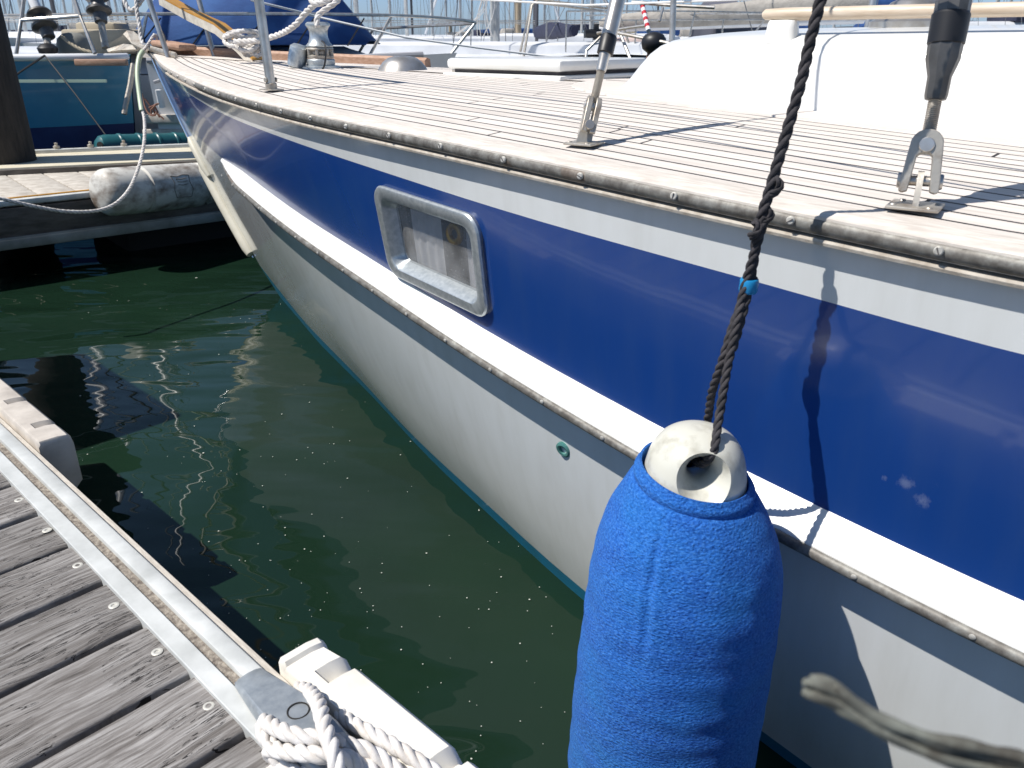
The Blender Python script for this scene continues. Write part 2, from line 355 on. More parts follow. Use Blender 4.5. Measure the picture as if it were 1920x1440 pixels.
WLINE = M('white_line', (.80, .80, .78), None, rough=.6)
REDM = M('red_canvas', (.30, .03, .05), (.22, .02, .04), 5, .8)
REDP = M('red_paint', (.45, .02, .03), None, rough=.4)
BLKR = M('black_rubber', (.012, .012, .014), None, rough=.45)
PINEW = M('pile_timber', (.42, .34, .24), (.30, .24, .17), 4, .8, stretch=(3, 3, .5))
ORNG = M('orange_edge', (.55, .28, .04), (.42, .20, .03), 8, .5)
HOSE = M('pale_green_hose', (.48, .56, .40), None, rough=.4)
RUST = M('rusty_steel', (.16, .07, .05), (.28, .15, .10), 40, .8, bmp=.4)
BAGM = M('tan_cover', (.46, .40, .30), (.36, .31, .23), 5, .85, bmp=.3)

# ---------------------------------------------------------------- water and shore
def m_water():
    m, t, b = newmat('harbour_water')
    o = coords(t, 'Object'); n1 = noise(t, o, 1.1, 3)
    t.links.new(ramp(t, n1, [(.3, (.0062, .0175, .0105)), (.7, (.0092, .0255, .0145))]), b.inputs['Base Color'])
    b.inputs['Roughness'].default_value = .015; b.inputs['IOR'].default_value = 1.333
    w1 = noise(t, coords(t, 'Object', (1, 2.0, 1), (0, 0, R(-18))), 1.25, 1, .4, .8); w2 = noise(t, coords(t, 'Object', (1, 2.6, 1), (0, 0, R(14))), 4.5, 1, .4)
    n = nd(t, 'ShaderNodeBump'); n.inputs['Strength'].default_value = 1; n.inputs['Distance'].default_value = .030
    t.links.new(mth(t, 'ADD', w1, mth(t, 'MULTIPLY', w2, .10)), n.inputs['Height']); t.links.new(n.outputs[0], b.inputs['Normal'])
    return m
mb = MB(); mb.grid([[(x, y, 0) for x in (-2500, -60, 0, 60, 2500)] for y in (-60, 0, 60, 5000)])
tag(mb.build('water', m_water(), smooth=0), kind='structure')
mb = MB(); pr = []
random.seed(3)
xs = [-900 + i * 12 for i in range(151)]
top = [(x, 620, 4 + 3 * math.sin(x * .013) + random.uniform(-.8, 1.6)) for x in xs]
mb.grid([[(x, 600, -1) for x in xs], [(x, 604, 1.5) for x in xs], top, [(x, 700, 3) for x in xs]])
tag(mb.build('shore', M('far_shore', (.20, .16, .12), (.10, .13, .08), .05, .9), smooth=0), kind='structure')
# floating specks
mb = MB(); random.seed(11)
for i in range(330):
    u = random.uniform(150, 1080); v = random.uniform(520, 1430); p = PZ(u, v, .0025); r = random.choice([.0007, .0009, .0012, .0017]) * (1 + .22 * p.y)
    if random.random() < .03: r *= 2
    k = 5; a0 = random.random() * 6
    mb.add([(p.x + r * math.cos(a0 + 2 * math.pi * j / k) * random.uniform(.5, 1.3), p.y + r * math.sin(a0 + 2 * math.pi * j / k), .0025) for j in range(k)], [tuple(range(k))])
tag(mb.build('floating_specks', M('pale_scum', (.45, .47, .42), None, rough=.8), smooth=0), 'pale specks of scum floating on the green water', 'floating debris', kind='stuff')

# ================================================================ the blue and white yacht
TH = R(48); EX = Vector((math.sin(TH), -math.cos(TH), 0)); EN = Vector((-math.cos(TH), -math.sin(TH), 0)); S0 = Vector((-1.175, 3.906, 0))
yacht = empty('sailing_yacht', 'large white sailing yacht with broad blue band and teak deck, nearest the camera', 'sailing yacht', None, S0, R(-42))
def W2L(p): d = Vector(p) - S0; return Vector((d.dot(EX), -d.dot(EN), p[2]))     # world -> boat (aft, starboard, up)
def A(a, b, z): return Vector((a, -b, z))                                          # boat coordinates: metres aft, metres to port, height
def ip(T, x):
    if x <= T[0][0]: return T[0][1]
    if x >= T[-1][0]: return T[-1][1]
    n = len(T)
    for i in range(n - 1):
        if x <= T[i + 1][0]:
            x0, y0 = T[i]; x1, y1 = T[i + 1]; h = x1 - x0
            sl = lambda j: (T[1][1] - T[0][1]) / (T[1][0] - T[0][0]) if j <= 0 else ((T[-1][1] - T[-2][1]) / (T[-1][0] - T[-2][0]) if j >= n - 1 else (T[j + 1][1] - T[j - 1][1]) / (T[j + 1][0] - T[j - 1][0]))
            m0, m1 = sl(i), sl(i + 1); t = (x - x0) / h
            return (2 * t ** 3 - 3 * t * t + 1) * y0 + (t ** 3 - 2 * t * t + t) * h * m0 + (-2 * t ** 3 + 3 * t * t) * y1 + (t ** 3 - t * t) * h * m1
STEM = [(-.5, .5), (-.3, .25), (0, 0), (.15, -.18), (.42, -.435), (.6, -.59), (.8, -.755), (1.03, -.915), (1.14, -.975), (1.3, -1.05)]
F0 = [(0, 0), (.41, .155), (.73, .275), (1.3, .465), (1.82, .65), (2.23, .775), (2.6, .88), (3.1, .985), (3.6, 1.05), (4.5, 1.1), (7, 1.08), (9, .85)]
FS = [(0, 0), (.25, .105), (.5, .215), (1, .42), (1.5, .605), (2, .77), (2.5, .90), (3, 1.0), (3.5, 1.07), (4.2, 1.13), (5, 1.155), (7, 1.12), (9.5, .95)]
ZSH = [(-1.0, 1.14), (-.365, 1.11), (.47, 1.082), (.98, 1.065), (1.5, 1.05), (1.95, 1.04), (2.3, 1.032), (2.6, 1.022), (3.12, 1.001), (3.33, .993), (4.2, .975), (6, .965), (8.5, .99)]
def bh(u, z):
    t = max(-.5, min(1.15, z)); g = 1 - max(0, 1 - t) ** 1.5
    return max(0, ip(F0, u) + (ip(FS, u) - ip(F0, u)) * g)
def bsh(a): return max(0, ip(FS, a - ip(STEM, 1.06)))
CAMB = .05
def zdk(a, b):
    B = max(.02, bsh(a)); q = min(1, abs(b) / B); return ip(ZSH, a) + CAMB * min(1, B / 1.1) * (1 - q * q)
def zrt(a): return ip([(-.8, .87), (0, .85), (.5, .83), (1.05, .795), (1.55, .748), (1.96, .712), (2.39, .661), (2.7, .627), (3.05, .592), (3.42, .570), (4.5, .54), (8, .52)], a)
def zbt(a): return ip([(-.95, 1.085), (-.6, 1.07), (-.13, 1.046), (.3, 1.02), (.9, .987), (1.49, .964), (2.06, .941), (2.59, .914), (3.0, .897), (3.36, .881), (5, .855), (8, .87)], a)
def zbo(a): return ip([(-.2, .15), (.5, .085), (1.3, .06), (2.2, .055), (2.6, .045), (3.2, .03), (5, .03), (8, .05)], a)
US = [0, .015, .04, .08, .13, .19, .26, .34] + [.44 + .1 * i for i in range(86)]
def hullpt(u, zf, side):
    z = zf(0); a = 0
    for _ in range(5): a = ip(STEM, z) + u; z = zf(a)
    return Vector((ip(STEM, z) + u, -side * bh(u, z), z))
curves = [(lambda a: -.45, 0), (lambda a: -.2, 0), (lambda a: -.05, 0), (lambda a: -.012, 1), (zbo, 2)]
for k in range(1, 8): curves.append((lambda a, k=k: zbo(a) + (zrt(a) - .03 - zbo(a)) * k / 8, 2))
curves.append((lambda a: zrt(a) - .03, 3))
for k in range(1, 6): curves.append((lambda a, k=k: zrt(a) - .03 + (zbt(a) - zrt(a) + .03) * k / 6, 3))
curves += [(zbt, 2), (lambda a: (zbt(a) + ip(ZSH, a) - .03) / 2, 2), (lambda a: ip(ZSH, a) - .012, 2)]
mb = MB()
for side in (1, -1):
    rows = [[hullpt(u, c[0], side) for u in US] for c in curves]
    if side < 0: rows = [r[::-1] for r in rows]
    n0 = len(mb.f); mb.grid(rows); nc = len(US) - 1
    for i in range(len(rows) - 1):
        for j in range(nc): mb.m[n0 + i * nc + j] = curves[i][1]
nr = len(curves); k = len(US)   # transom
p = [hullpt(US[-1], c[0], 1) for c in curves]; q = [hullpt(US[-1], c[0], -1) for c in curves]
mb.add(p + q, [(i, i + 1, nr + i + 1, nr + i) for i in range(nr - 1)], 2)
mb.build('hull', [ANTIF, BOOT, WHITEHULL, BLUEHULL], yacht, smooth=60)

# planking of the deck
def ringoff(a, b_in): return bsh(a) - b_in
mb = MB(); NB = 24; cols = [i * .1 - .9 for i in range(94)]; rows = []; uvs = []
for a in cols:
    B = max(.01, bsh(a) - .004); r = []; uu = []
    for j in range(-NB, NB + 1):
        b = B * j / NB; r.append(A(a, b, zdk(a, b))); uu.append((a, bsh(a) - abs(b)))
    rows.append(r); uvs += uu
mb.grid(rows); deck = mb.build('teak_deck', TEAK, yacht, recalc=True)
me = deck.data; ul = me.uv_layers.new(name='UVMap')
for lp in me.loops: ul.data[lp.index].uv = uvs[lp.vertex_index]
# cap rail: wood, metal strip, bead below
def along(a0, a1, st=.05):
    n = max(2, int((a1 - a0) / st)); return [a0 + (a1 - a0) * i / n for i in range(n + 1)]
def sweep(mb, aa, prof, side, zf=None, taper=None, bf=None, mi=0):
    rows = []
    for i, a in enumerate(aa):
        k = taper(a) if taper else 1
        rows.append([A(a, side * ((bf(a) if bf else bsh(a)) + o * k), (zf(a) if zf else ip(ZSH, a)) + z * k) for o, z in prof])
    mb.grid(rows, mi, close=True); n = len(prof); mb.f += [tuple(len(mb.v) - len(aa) * n + j for j in range(n))[::-1], tuple(len(mb.v) - n + j for j in range(n))]; mb.m += [mi, mi]
def halfround(r, cx, cz, n=10): return [(cx + r * math.cos(math.pi * 2 * i / n), cz + r * math.sin(math.pi * 2 * i / n)) for i in range(n)]
for side in (1, -1):
    mb = MB(); sweep(mb, along(-.96, 8.4), [(-.064, .0045), (-.064, -.02), (.010, -.024), (.016, -.012), (.015, -.001), (.004, .0055)], side); o = mb.build('cap_rail', CAPWOOD, yacht)
    mb = MB(); sweep(mb, along(.75, 8.4), halfround(.0112, .0085, -.0125, 12), side); strip = mb.build('cap_strip', CAPM, o)
    mb = MB(); sweep(mb, along(-.1, 8.4), [(-.01, -.026), (.0135, -.028), (.0148, -.031), (.0135, -.035), (-.01, -.036)], side); mb.build('bead', SEAL, o)
    if side == 1:
        for a in [x * .178 + .05 for x in range(0, 24)]:
            mb = MB(); c = A(a, bsh(a) + .0225, ip(ZSH, a) - .0105); mb.lathe([(.0055, 0), (.0055, .0015), (.004, .003), (0, .003)], c - Vector((0, 1, 0)) * -.0015, (0.15, -1, .12), 14)
            mb.box(c + Vector((0, -.0018, 0)), (.009, .0012, .0012), Matrix.Rotation(random.uniform(0, 3), 3, 'Y'), 1)
            mb.build('screw', [SCRW, DARK], o)
# teak margin around the coachroof, king plank
COB = [(2.075, 0), (2.08, .07), (2.10, .13), (2.15, .19), (2.25, .255), (2.38, .31), (2.55, .35), (2.8, .368), (3.2, .375), (4, .38), (5, .38), (6.2, .36)]
def outline(T, grow=0):
    P = []
    n = len(T)
    for i, (a, b) in enumerate(T):
        p0 = Vector(T[max(0, i - 1)]); p1 = Vector(T[min(n - 1, i + 1)]); d = (p1 - p0)
        if i == 0: d = Vector((0, 1))
        d.normalize(); P.append(Vector((a, b)) + Vector((-d.y, d.x)) * grow)
    return P
def both(P): return [(p[0], p[1]) for p in P] + [(p[0], -p[1]) for p in P[::-1] if abs(p[1]) > 1e-6]
def dense(T, n=4):
    q = spline([Vector((a, b, 0)) for a, b in T], n); return [(p.x, max(0, p.y)) for p in q]
CO2 = dense(COB)
mb = MB(); inn = both(outline(CO2, -.02)); out = both(outline(CO2, .125)); rows = []
rows.append([A(a, b, zdk(a, b) + .0035) for a, b in inn]); rows.append([A(a, b, zdk(a, b) + .0042) for a, b in out]); rows.append([A(a, b, zdk(a, b) - .002) for a, b in both(outline(CO2, .1265))])
mb.grid(rows); o = mb.build('deck_margin', TEAKP, yacht)
ul = o.data.uv_layers.new(name='UVMap')
for lp in o.data.loops:
    c = o.data.vertices[lp.vertex_index].co; ul.data[lp.index].uv = (c.x, c.y)
mb = MB(); mb.grid([[A(a, b, zdk(a, b) + .003) for a in along(-.6, 2.0, .1)] for b in (-.07, -.03, .0, .03, .07)]); o = mb.build('king_plank', TEAKP, yacht)
ul = o.data.uv_layers.new(name='UVMap')
for lp in o.data.loops:
    c = o.data.vertices[lp.vertex_index].co; ul.data[lp.index].uv = (c.x, c.y)
# coachroof: rings from the deck up over the shoulder to the crown
def coach_ring(f, g, z0):      # f: inset at the front, g: inset at the side
    P = []
    for (a, b) in CO2:
        k = max(0, min(1, (2.6 - a) / .53)); P.append((a + f * k ** .8, b * (1 - g / .37)))
    return [(a, b) for a, b in both(P)], z0
rings = [(0, 0, -.01, True), (.004, .003, .008, True), (.035, .010, .05, True), (.07, .018, .088, True), (.10, .028, .118, True), (.13, .042, .138, True), (.165, .062, .151, True), (.22, .09, .160, True), (.30, .15, .168, True), (.40, .25, .174, True), (.48, .35, .177, True)]
mb = MB(); rows = []
for f, g, dz, _ in rings:
    P, _z = coach_ring(f, g, 0)
    rows.append([A(a, b, 1.047 + dz + (.022 if dz < .01 and a < 2.6 else 0) * max(0, (2.6 - a) / .5) + .006 * min(1, max(0, (a - 2.1)))) for a, b in P])
mb.grid(rows); coach = mb.build('coachroof', GEL, yacht, smooth=50)
# handrail on moulded feet
mb = MB(); hz = 1.252
mb.tube([A(a, .285, z) for a, z in ((2.590, hz - .001), (2.596, hz), (2.64, hz), (3.0, hz), (3.6, hz), (4.3, hz), (5.0, hz))], [.006, .011, .013, .013, .013, .013, .013], 12, sx=1.0); mb.build('handrail', WOODR, yacht)
for a in (2.64, 3.15, 3.75, 4.4):
    mb = MB(); P = []
    for h, e_ in ((0, .006), (.012, .002), (.03, 0), (.040, -.001), (.046, -.004)):
        P.append([A(a + (.033 + e_) * math.copysign(abs(math.cos(t)) ** .5, math.cos(t)), (.285) + (.020 + e_) * math.copysign(abs(math.sin(t)) ** .5, math.sin(t)), 1.194 + h) for t in [2 * math.pi * i / 24 for i in range(24)]])
    mb.grid(P, close=True); mb.f.append(tuple(len(mb.v) - 24 + i for i in range(24))); mb.m.append(0); mb.build('handrail_foot', GEL, yacht)
# chrome ventilator on the coachroof
mb = MB(); mb.lathe([(.088, 0), (.092, .004), (.092, .016), (.084, .020), (.070, .034), (.052, .056), (.026, .068), (0, .070)], A(2.83, .03, 1.222), n=36); mb.build('mushroom_vent', STEEL, yacht)
# foredeck: hatch, dome vent, windlass
mb = MB(); hc = A(1.60, -.16, 1.083)
mb.box(hc + Vector((0, 0, .008)), (.52, .50, .016), None, 0, .006); mb.box(hc + Vector((0, 0, .022)), (.46, .44, .012), None, 1, .002); mb.box(hc + Vector((0, 0, .044)), (.50, .48, .034), None, 0, .012)
hatch = mb.build('deck_hatch', [GEL, DARK], yacht)
for y in (-.17, .17): mb = MB(); mb.box(hc + Vector((-.26, y, .022)), (.02, .05, .02), None, 0, .004); mb.build('hinge', STEEL, hatch)
mb = MB(); mb.lathe([(.092, 0), (.094, .004), (.086, .018), (.072, .036), (.052, .050), (.026, .056), (0, .057)], A(1.06, .025, 1.090), n=40); mb.build('dome_vent', STEEL, yacht)
WL = A(.73, .150, 1.096); wind = MB()
wind.lathe([(.075, 0), (.075, .010), (.062, .014)], WL, n=28); wind = wind.build('windlass', ALU, yacht)
mb = MB(); mb.lathe([(.052, .014), (.054, .022), (.054, .034), (.050, .038)], WL, n=24); mb.build('base_ring', ALU, wind)
mb = MB(); mb.lathe([(.05, .040), (.052, .048), (.036, .055), (.036, .064), (.052, .072), (.05, .078)], WL, n=14)
for i in range(7):
    t = i * .9; mb.box(WL + Vector((.042 * math.cos(t), .042 * math.sin(t), .06)), (.016, .012, .028), Matrix.Rotation(t, 3, 'Z'), 0, .003)
mb.build('chain_gypsy', STEELD, wind)
mb = MB(); mb.lathe([(.050, .080), (.052, .084), (.040, .096), (.034, .115), (.034, .135), (.040, .148), (.046, .154), (.046, .160), (.038, .166), (0, .168)], WL, n=28); mb.build('rope_drum', ALU, wind)
mb = MB(); mb.lathe([(.0, -.042), (.026, -.042), (.034, -.034), (.036, 0), (.034, .034), (.022, .044), (0, .045)], WL + Vector((-.062, -.060, .045)), (0.25, .15, 1), n=24); mb.build('motor_cover', ALU, wind)
mb = MB(); mb.tube(spline([WL + Vector(p) for p in ((.045, -.02, .10), (.075, -.03, .09), (.092, -.04, .06), (.085, -.045, .02), (.07, -.045, .004))]), .0035, 8); mb.build('control_lever', BLKR, wind)
# pulpit, stanchions, lifelines
def tb(name, pts, r, mat, parent, n=12): mb = MB(); mb.tube(pts, r, n); return mb.build(name, mat, parent)
pul = MB()
pa, pb = 1.321, .751; foot = A(pa, pb, zdk(pa, pb) + .004); ptop = A(pa - .02, pb + .01, 1.66)
pul.tube([foot, ptop], .0135, 16); pul = pul.build('pulpit', STEEL, yacht)
tb('pulpit_leg', [A(1.70, -.80, zdk(1.70, .80)), A(1.66, -.82, 1.66)], .0115, STEEL, pul)
mb = MB(); mb.tube(spline([ptop, A(.6, .60, 1.68), A(-.2, .33, 1.70), A(-.75, .14, 1.71), A(-.95, 0, 1.71), A(-.75, -.14, 1.71), A(-.2, -.33, 1.70), A(.6, -.60, 1.68), A(1.30, -.76, 1.66)]), .0135, 12); mb.build('top_rail', STEEL, pul)
tb('pulpit_leg', [A(-.55, .12, 1.12), A(-.75, .14, 1.71)], .0125, STEEL, pul); tb('pulpit_leg', [A(-.55, -.12, 1.12), A(-.75, -.14, 1.71)], .0125, STEEL, pul)
mb = MB(); mb.box(foot + Vector((0, 0, .002)), (.06, .045, .004), None, 0, .001); mb.lathe([(.0165, 0), (.0165, .018), (.014, .02)], foot, n=18)
mb.lathe([(0, -.019), (.006, -.019), (.007, -.016), (.004, -.013), (.004, .013), (.007, .016), (.006, .019), (0, .019)], foot + Vector((0, 0, .028)), (0, 1, 0), 12); mb.build('foot_socket', STEELD, pul)
STN = [(a, s) for s in (1, -1) for a in (3.62, 5.3, 7.0)] + [(2.35, -1)]
for a, s in STN:
    mb = MB(); b0 = s * (bsh(a) - .05); b1 = s * (bsh(a) + .035); mb.tube([A(a, b0, zdk(a, b0)), A(a, b1, ip(ZSH, a) + .62)], .0115, 12); so = mb.build('stanchion', STEEL, yacht)
    mb = MB(); mb.lathe([(.03, 0), (.03, .005), (.017, .008), (.016, .05), (.0145, .052)], A(a, b0, zdk(a, b0)), n=18); mb.build('stanchion_base', STEEL, so)
def life(s, h, r, mat):
    pts = [A(a, s * (bsh(a) + .035 * h / .6 - (.05 * (1 - h / .6))), ip(ZSH, a) + h) for a in (1.32, 2.35, 3.62, 5.3, 7.0)]
    if s > 0: pts = [pts[0]] + pts[2:]
    pts[0] = A(1.31, s * (.755), 1.06 + h); tb('lifeline', pts, r, mat, yacht, 8)
life(1, .60, .0035, WLINE); life(1, .31, .003, WLINE); life(-1, .60, .0035, WLINE); life(-1, .31, .004, WLINE)
tb('lifeline', [A(2.35, -bsh(2.35), 1.345), A(1.30, -.76, 1.33), A(.2, -.46, 1.40), A(-.7, -.13, 1.44)], .004, WLINE, yacht, 8)

# chainplates and rigging screws: plate > toggle, pin, stud, screw body, wire
def turnbuckle(a, b, top, s, phi, qs, wire_r):
    """plate > tang, two clevis pins, strap toggle, stud, screw body, tape, wire; phi turns the toggle about the shroud"""
    z = zdk(a, b) + .0045; base = A(a, b, z); ax = (Vector(top) - base).normalized()
    fw = Vector((math.cos(phi), math.sin(phi), 0)); sd_ = ax.cross(fw).normalized(); fw = sd_.cross(ax).normalized()
    rot = Matrix((fw, sd_, ax)).transposed(); P = lambda x, y, q: base + rot @ Vector((x * s, y * s, q * s))
    def put(mb, name, mat, par, sm=35):
        mb.v = [tuple(P(*v)) for v in mb.v]; return mb.build(name, mat, par, sm)
    mb = MB(); mb.box(base + Vector((0, 0, .001)), (.060 * s, .056 * s, .004), Matrix.Rotation(R(8), 3, 'Z'), 0, .0012)
    for sx in (-1, 1):
        for sy in (-1, 1): mb.lathe([(.0045, 0), (.0035, .0015), (0, .0018)], base + Vector((sx * .021 * s, sy * .018 * s, .003)), n=10)
    pl = mb.build('chainplate', STEELD, yacht, 30)
    mb = MB(); mb.prism([(-.0035, y, q) for y, q in ((-.016, -.002), (.014, -.002), (.013, .02), (.012, .033), (.007, .041), (0, .043), (-.007, .041), (-.012, .033))], (.007, 0, 0)); put(mb, 'tang', STEELD, pl)
    mb = MB(); mb.lathe([(0, -.0255), (.0085, -.0255), (.0095, -.024), (.0095, -.019), (.0062, -.0185), (.0062, .0185), (.0095, .019), (.0095, .0235), (.0085, .0255), (0, .0255)], (0, 0, .031), (1, 0, 0), 20); put(mb, 'clevis_pin', STEEL, pl)
    mb = MB()          # strap toggle: an upturned U whose legs carry the lower pin
    out = [(-.0185, .028)] + [(-.0185, .084)] + [(.0175 * math.cos(R(180 - 18 * i)), .088 + .0185 * math.sin(R(180 - 18 * i))) for i in range(11)] + [(.0185, .084), (.0185, .028)]
    inn = [(.0085, .028), (.0085, .080), (.006, .084), (-.006, .084), (-.0085, .080), (-.0085, .028)]
    ol = [(-.0225, .018), (-.0185, .016), (-.0125, .018), (-.0115, .026), (-.0085, .060), (-.005, .063), (.005, .063), (.0085, .060), (.0115, .026), (.0125, .018), (.0185, .016), (.0225, .018), (.0222, .028), (.0190, .066)] + [(.0185 * math.cos(R(18 * i)), .073 + .0185 * math.sin(R(18 * i))) for i in range(1, 10)] + [(-.0190, .066), (-.0222, .028)]
    for y0, th in ((-.0135, .0105), (.0035, .0105)): mb.prism([(x, y0, q) for x, q in ol], (0, th, 0))
    tg = put(mb, 'toggle', STEELD, pl, 30); bv = tg.modifiers.new('b', 'BEVEL'); bv.width = .0012; bv.segments = 2
    mb = MB(); mb.lathe([(0, -.0165), (.0078, -.0165), (.0088, -.0155), (.0088, .0155), (.0078, .0165), (0, .0165)], (0, 0, .073), (0, 1, 0), 22); put(mb, 'clevis_pin', STEEL, pl)
    mb = MB(); q0_, q1_, rr1 = qs; pts = [((.0080 if i % 2 else .0071), .078 + i * .0011) for i in range(int((q1_ - .074) / .0011))]; mb.lathe([(0, .076)] + pts + [(0, pts[-1][1] + .001)], (0, 0, 0), n=18); put(mb, 'threaded_stud', STEELD, pl, 60)
    mb = MB(); mb.lathe([(0, q1_ - .004), (rr1 * .60, q1_ - .004), (rr1 * .66, q1_ + .001), (rr1 * .68, q1_ + .022), (rr1 * .98, q1_ + .042), (rr1, q1_ + .06), (rr1 * .97, .38), (rr1 * .6, .42), (0, .42)], (0, 0, 0), n=10 if s > .95 else 20); put(mb, 'screw_body', DKSTEEL if s > .95 else STEEL, pl, 25)
    mb = MB(); t0 = q0_; mb.lathe([(rr1 * .97, t0), (rr1 * 1.06, t0 + .001), (rr1 * 1.08, t0 + .033), (rr1 * .97, t0 + .036)], (0, 0, 0), n=24); put(mb, 'black_tape', BLKR, pl)
    mb = MB(); mb.tube([(0, 0, .41), (0, 0, 3.6)], wire_r, 8); put(mb, 'shroud_wire', STEEL, pl)
DKSTEEL = M('dark_bottlescrew', (.16, .155, .15), (.10, .095, .09), 20, .42, .6, bmp=.1)
turnbuckle(3.19, 1.039, W2L(PY(1800, -60, 1.045)), 1.0, R(16), (.188, .130, .0195), .0045)
turnbuckle(2.619, .967, W2L(PY(1158, 0, 1.53)), .9, R(-48), (.176, .146, .0150), .004)

# rubbing strake: white timber with metal strip on its lower corner
def bru(a): z = zrt(a) - .035; return bh(a - ip(STEM, z), z)
tp = lambda a: min(1, max(.08, (a - .62) / .35) ** .6)
mb = MB(); sweep(mb, along(.62, 8.3), [(-.01, .036), (.002, .034), (.015, .022), (.029, .006), (.041, -.008), (.042, -.016), (.039, -.024), (-.012, -.022)], 1, lambda a: zrt(a) - .035, tp, bru); rub = mb.build('rubbing_strake', RAILW, yacht, 30)
mb = MB(); sweep(mb, along(.66, 8.3), halfround(.0100, .0385, -.020, 10), 1, lambda a: zrt(a) - .035, tp, bru); mb.build('strake_strip', CAPM, rub)
mb = MB(); sweep(mb, along(.62, 8.3), [(-.01, .036), (.002, .034), (.015, .022), (.029, .006), (.041, -.008), (.042, -.016), (.039, -.024), (-.012, -.022)], -1, lambda a: zrt(a) - .035, tp, bru); mb.build('rubbing_strake', RAILW, yacht, 30)
for a in [.8 + .152 * i for i in range(19)]:
    mb = MB(); mb.lathe([(.0042, 0), (.0042, .0010), (.003, .0018), (0, .0018)], A(a, bru(a) + .0490, zrt(a) - .052), (0, -1, -.15), 12); mb.build('screw', SCRW, rub)

# portlight in the blue band, built on the hull's curvature
def HP(a, z, off=0.0): return A(a, bh(a - ip(STEM, z), z) + off, z)
PC = (2.247, .797)
def rr(hw, hh, r, n=8):
    P = []
    for cx, cz, t0 in ((hw - r, hh - r, 0), (-hw + r, hh - r, 90), (-hw + r, -hh + r, 180), (hw - r, -hh + r, 270)):
        for i in range(n + 1): t = R(t0 + 90 * i / n); P.append((cx + r * math.cos(t), cz + r * math.sin(t)))
    return P
def ring(hw, hh, r, off):
    P = rr(hw, hh, r); return [HP(PC[0] + x, PC[1] + z - (x * .035), off) for x, z in P]
pf = MB(); pf.grid([ring(.190, .106, .040, -.002), ring(.191, .107, .040, .008), ring(.188, .104, .038, .0125), ring(.184, .100, .035, .0138), ring(.166, .083, .028, .0125), ring(.163, .080, .027, .010), ring(.149, .067, .018, -.020), ring(.146, .064, .016, -.024)], close=True)
pf = pf.build('portlight', ALU, yacht, 35)
mb = MB(); g = ring(.150, .068, .018, -.020); g2 = ring(.150, .068, .018, -.025); n = len(g); mb.add(g + g2, [tuple(range(n)), tuple(range(2 * n - 1, n - 1, -1))] + [(i, (i + 1) % n, n + (i + 1) % n, n + i) for i in range(n)]); mb.build('pane', GLASS, pf)
mb = MB(); bk = []
for q in (-.030,): pass
def curt(a0, a1, z0, z1, depth, amp):
    rows = []
    for z in [z0 + (z1 - z0) * i / 6 for i in range(7)]:
        rows.append([HP(PC[0] + x + (.012 * (z - z0) / (z1 - z0)), PC[1] + z, depth + amp * math.sin(x * 190)) for x in [a0 + (a1 - a0) * j / 60 for j in range(61)]])
    return rows
mb.grid(curt(-.118, -.002, -.078, .075, -.034, .0022)); mb.build('curtain', CURT, pf)
mb = MB(); mb.grid(curt(.085, .155, -.078, .075, -.034, .002)); mb.build('curtain', CURT, pf)
mb = MB(); mb.grid([[HP(PC[0] + x, PC[1] + z, -.075) for x in (-.15, 0, .15)] for z in (-.075, 0, .075)]); mb.build('cabin_lining', M('cabin_lining', (.16, .14, .15), (.26, .23, .23), 14, .9), pf)
mb = MB(); c = HP(PC[0] + .055, PC[1] + .035, -.034); mb.tube([c + Vector((.017 * math.cos(t), .0, .017 * math.sin(t))) for t in [2 * math.pi * i / 20 for i in range(21)]], .007, 8); mb.build('brass_ring', BRASS, pf)
# recess: the hull is opened behind the portlight
cut = MB(); ri = ring(.172, .088, .030, .10); ro = ring(.172, .088, .030, -.20); n = len(ri)
cut.add(ri + ro, [tuple(range(n)), tuple(range(2 * n - 1, n - 1, -1))] + [(i, (i + 1) % n, n + (i + 1) % n, n + i) for i in range(n)]); cut = cut.build('cutter', ALU, yacht, 0)
hull = bpy.data.objects['hull']; bpy.context.view_layer.update()
md = hull.modifiers.new('b', 'BOOLEAN'); md.operation = 'DIFFERENCE'; md.object = cut; md.solver = 'EXACT'
src = bpy.data.objects.new('src', hull.data.copy()); COL.objects.link(src); src.parent = yacht; bpy.context.view_layer.update()
dt = hull.modifiers.new('n', 'DATA_TRANSFER'); dt.object = src; dt.use_loop_data = True; dt.data_types_loops = {'CUSTOM_NORMAL'}; dt.loop_mapping = 'POLYINTERP_NEAREST'
dg = bpy.context.evaluated_depsgraph_get(); nm = bpy.data.meshes.new_from_object(hull.evaluated_get(dg)); hull.modifiers.clear(); bpy.data.objects.remove(src)
if len(nm.polygons) > 1000: hull.data = nm
bpy.data.objects.remove(cut)
# through-hull fitting
mb = MB(); c = HP(2.622, .454, 0); mb.lathe([(.0175, -.002), (.0175, .003), (.013, .006), (.009, .005), (.008, -.004), (0, -.004)], c, (0.05, -1, -.25), 24); mb.build('skin_fitting', BRONZE, yacht)
# guards either side of the stem, stem band
def stem(z, f=0): return ip(STEM, z) - f
for b0, z0, z1, r0 in ((-.045, .60, .185, .030), (.05, .62, .20, .030)):
    mb = MB(); pts = []
    for i in range(15):
        z = z0 + (z1 - z0) * i / 14; s_ = 1 if b0 > 0 else -1; a = stem(z) + .055; pts.append(A(a, s_ * (bh(.055, z) + .010), z))
    mb.tube(pts, [r0 * .55] + [r0] * 13 + [r0 * .8], 12); mb.build('bow_guard', BUMPB, yacht)
mb = MB(); mb.tube([A(stem(z) + .10, bh(.10, z) + .008, z) for z in (.74, .72, .66, .60, .56)], [.008, .018, .020, .020, .012], 12); mb.build('bow_guard', BUMPB, yacht)
mb = MB(); mb.tube([A(stem(z, .003), 0, z) for z in [1.13 - .04 * i for i in range(25)]], .011, 10); mb.build('stem_band', CHROME, yacht)
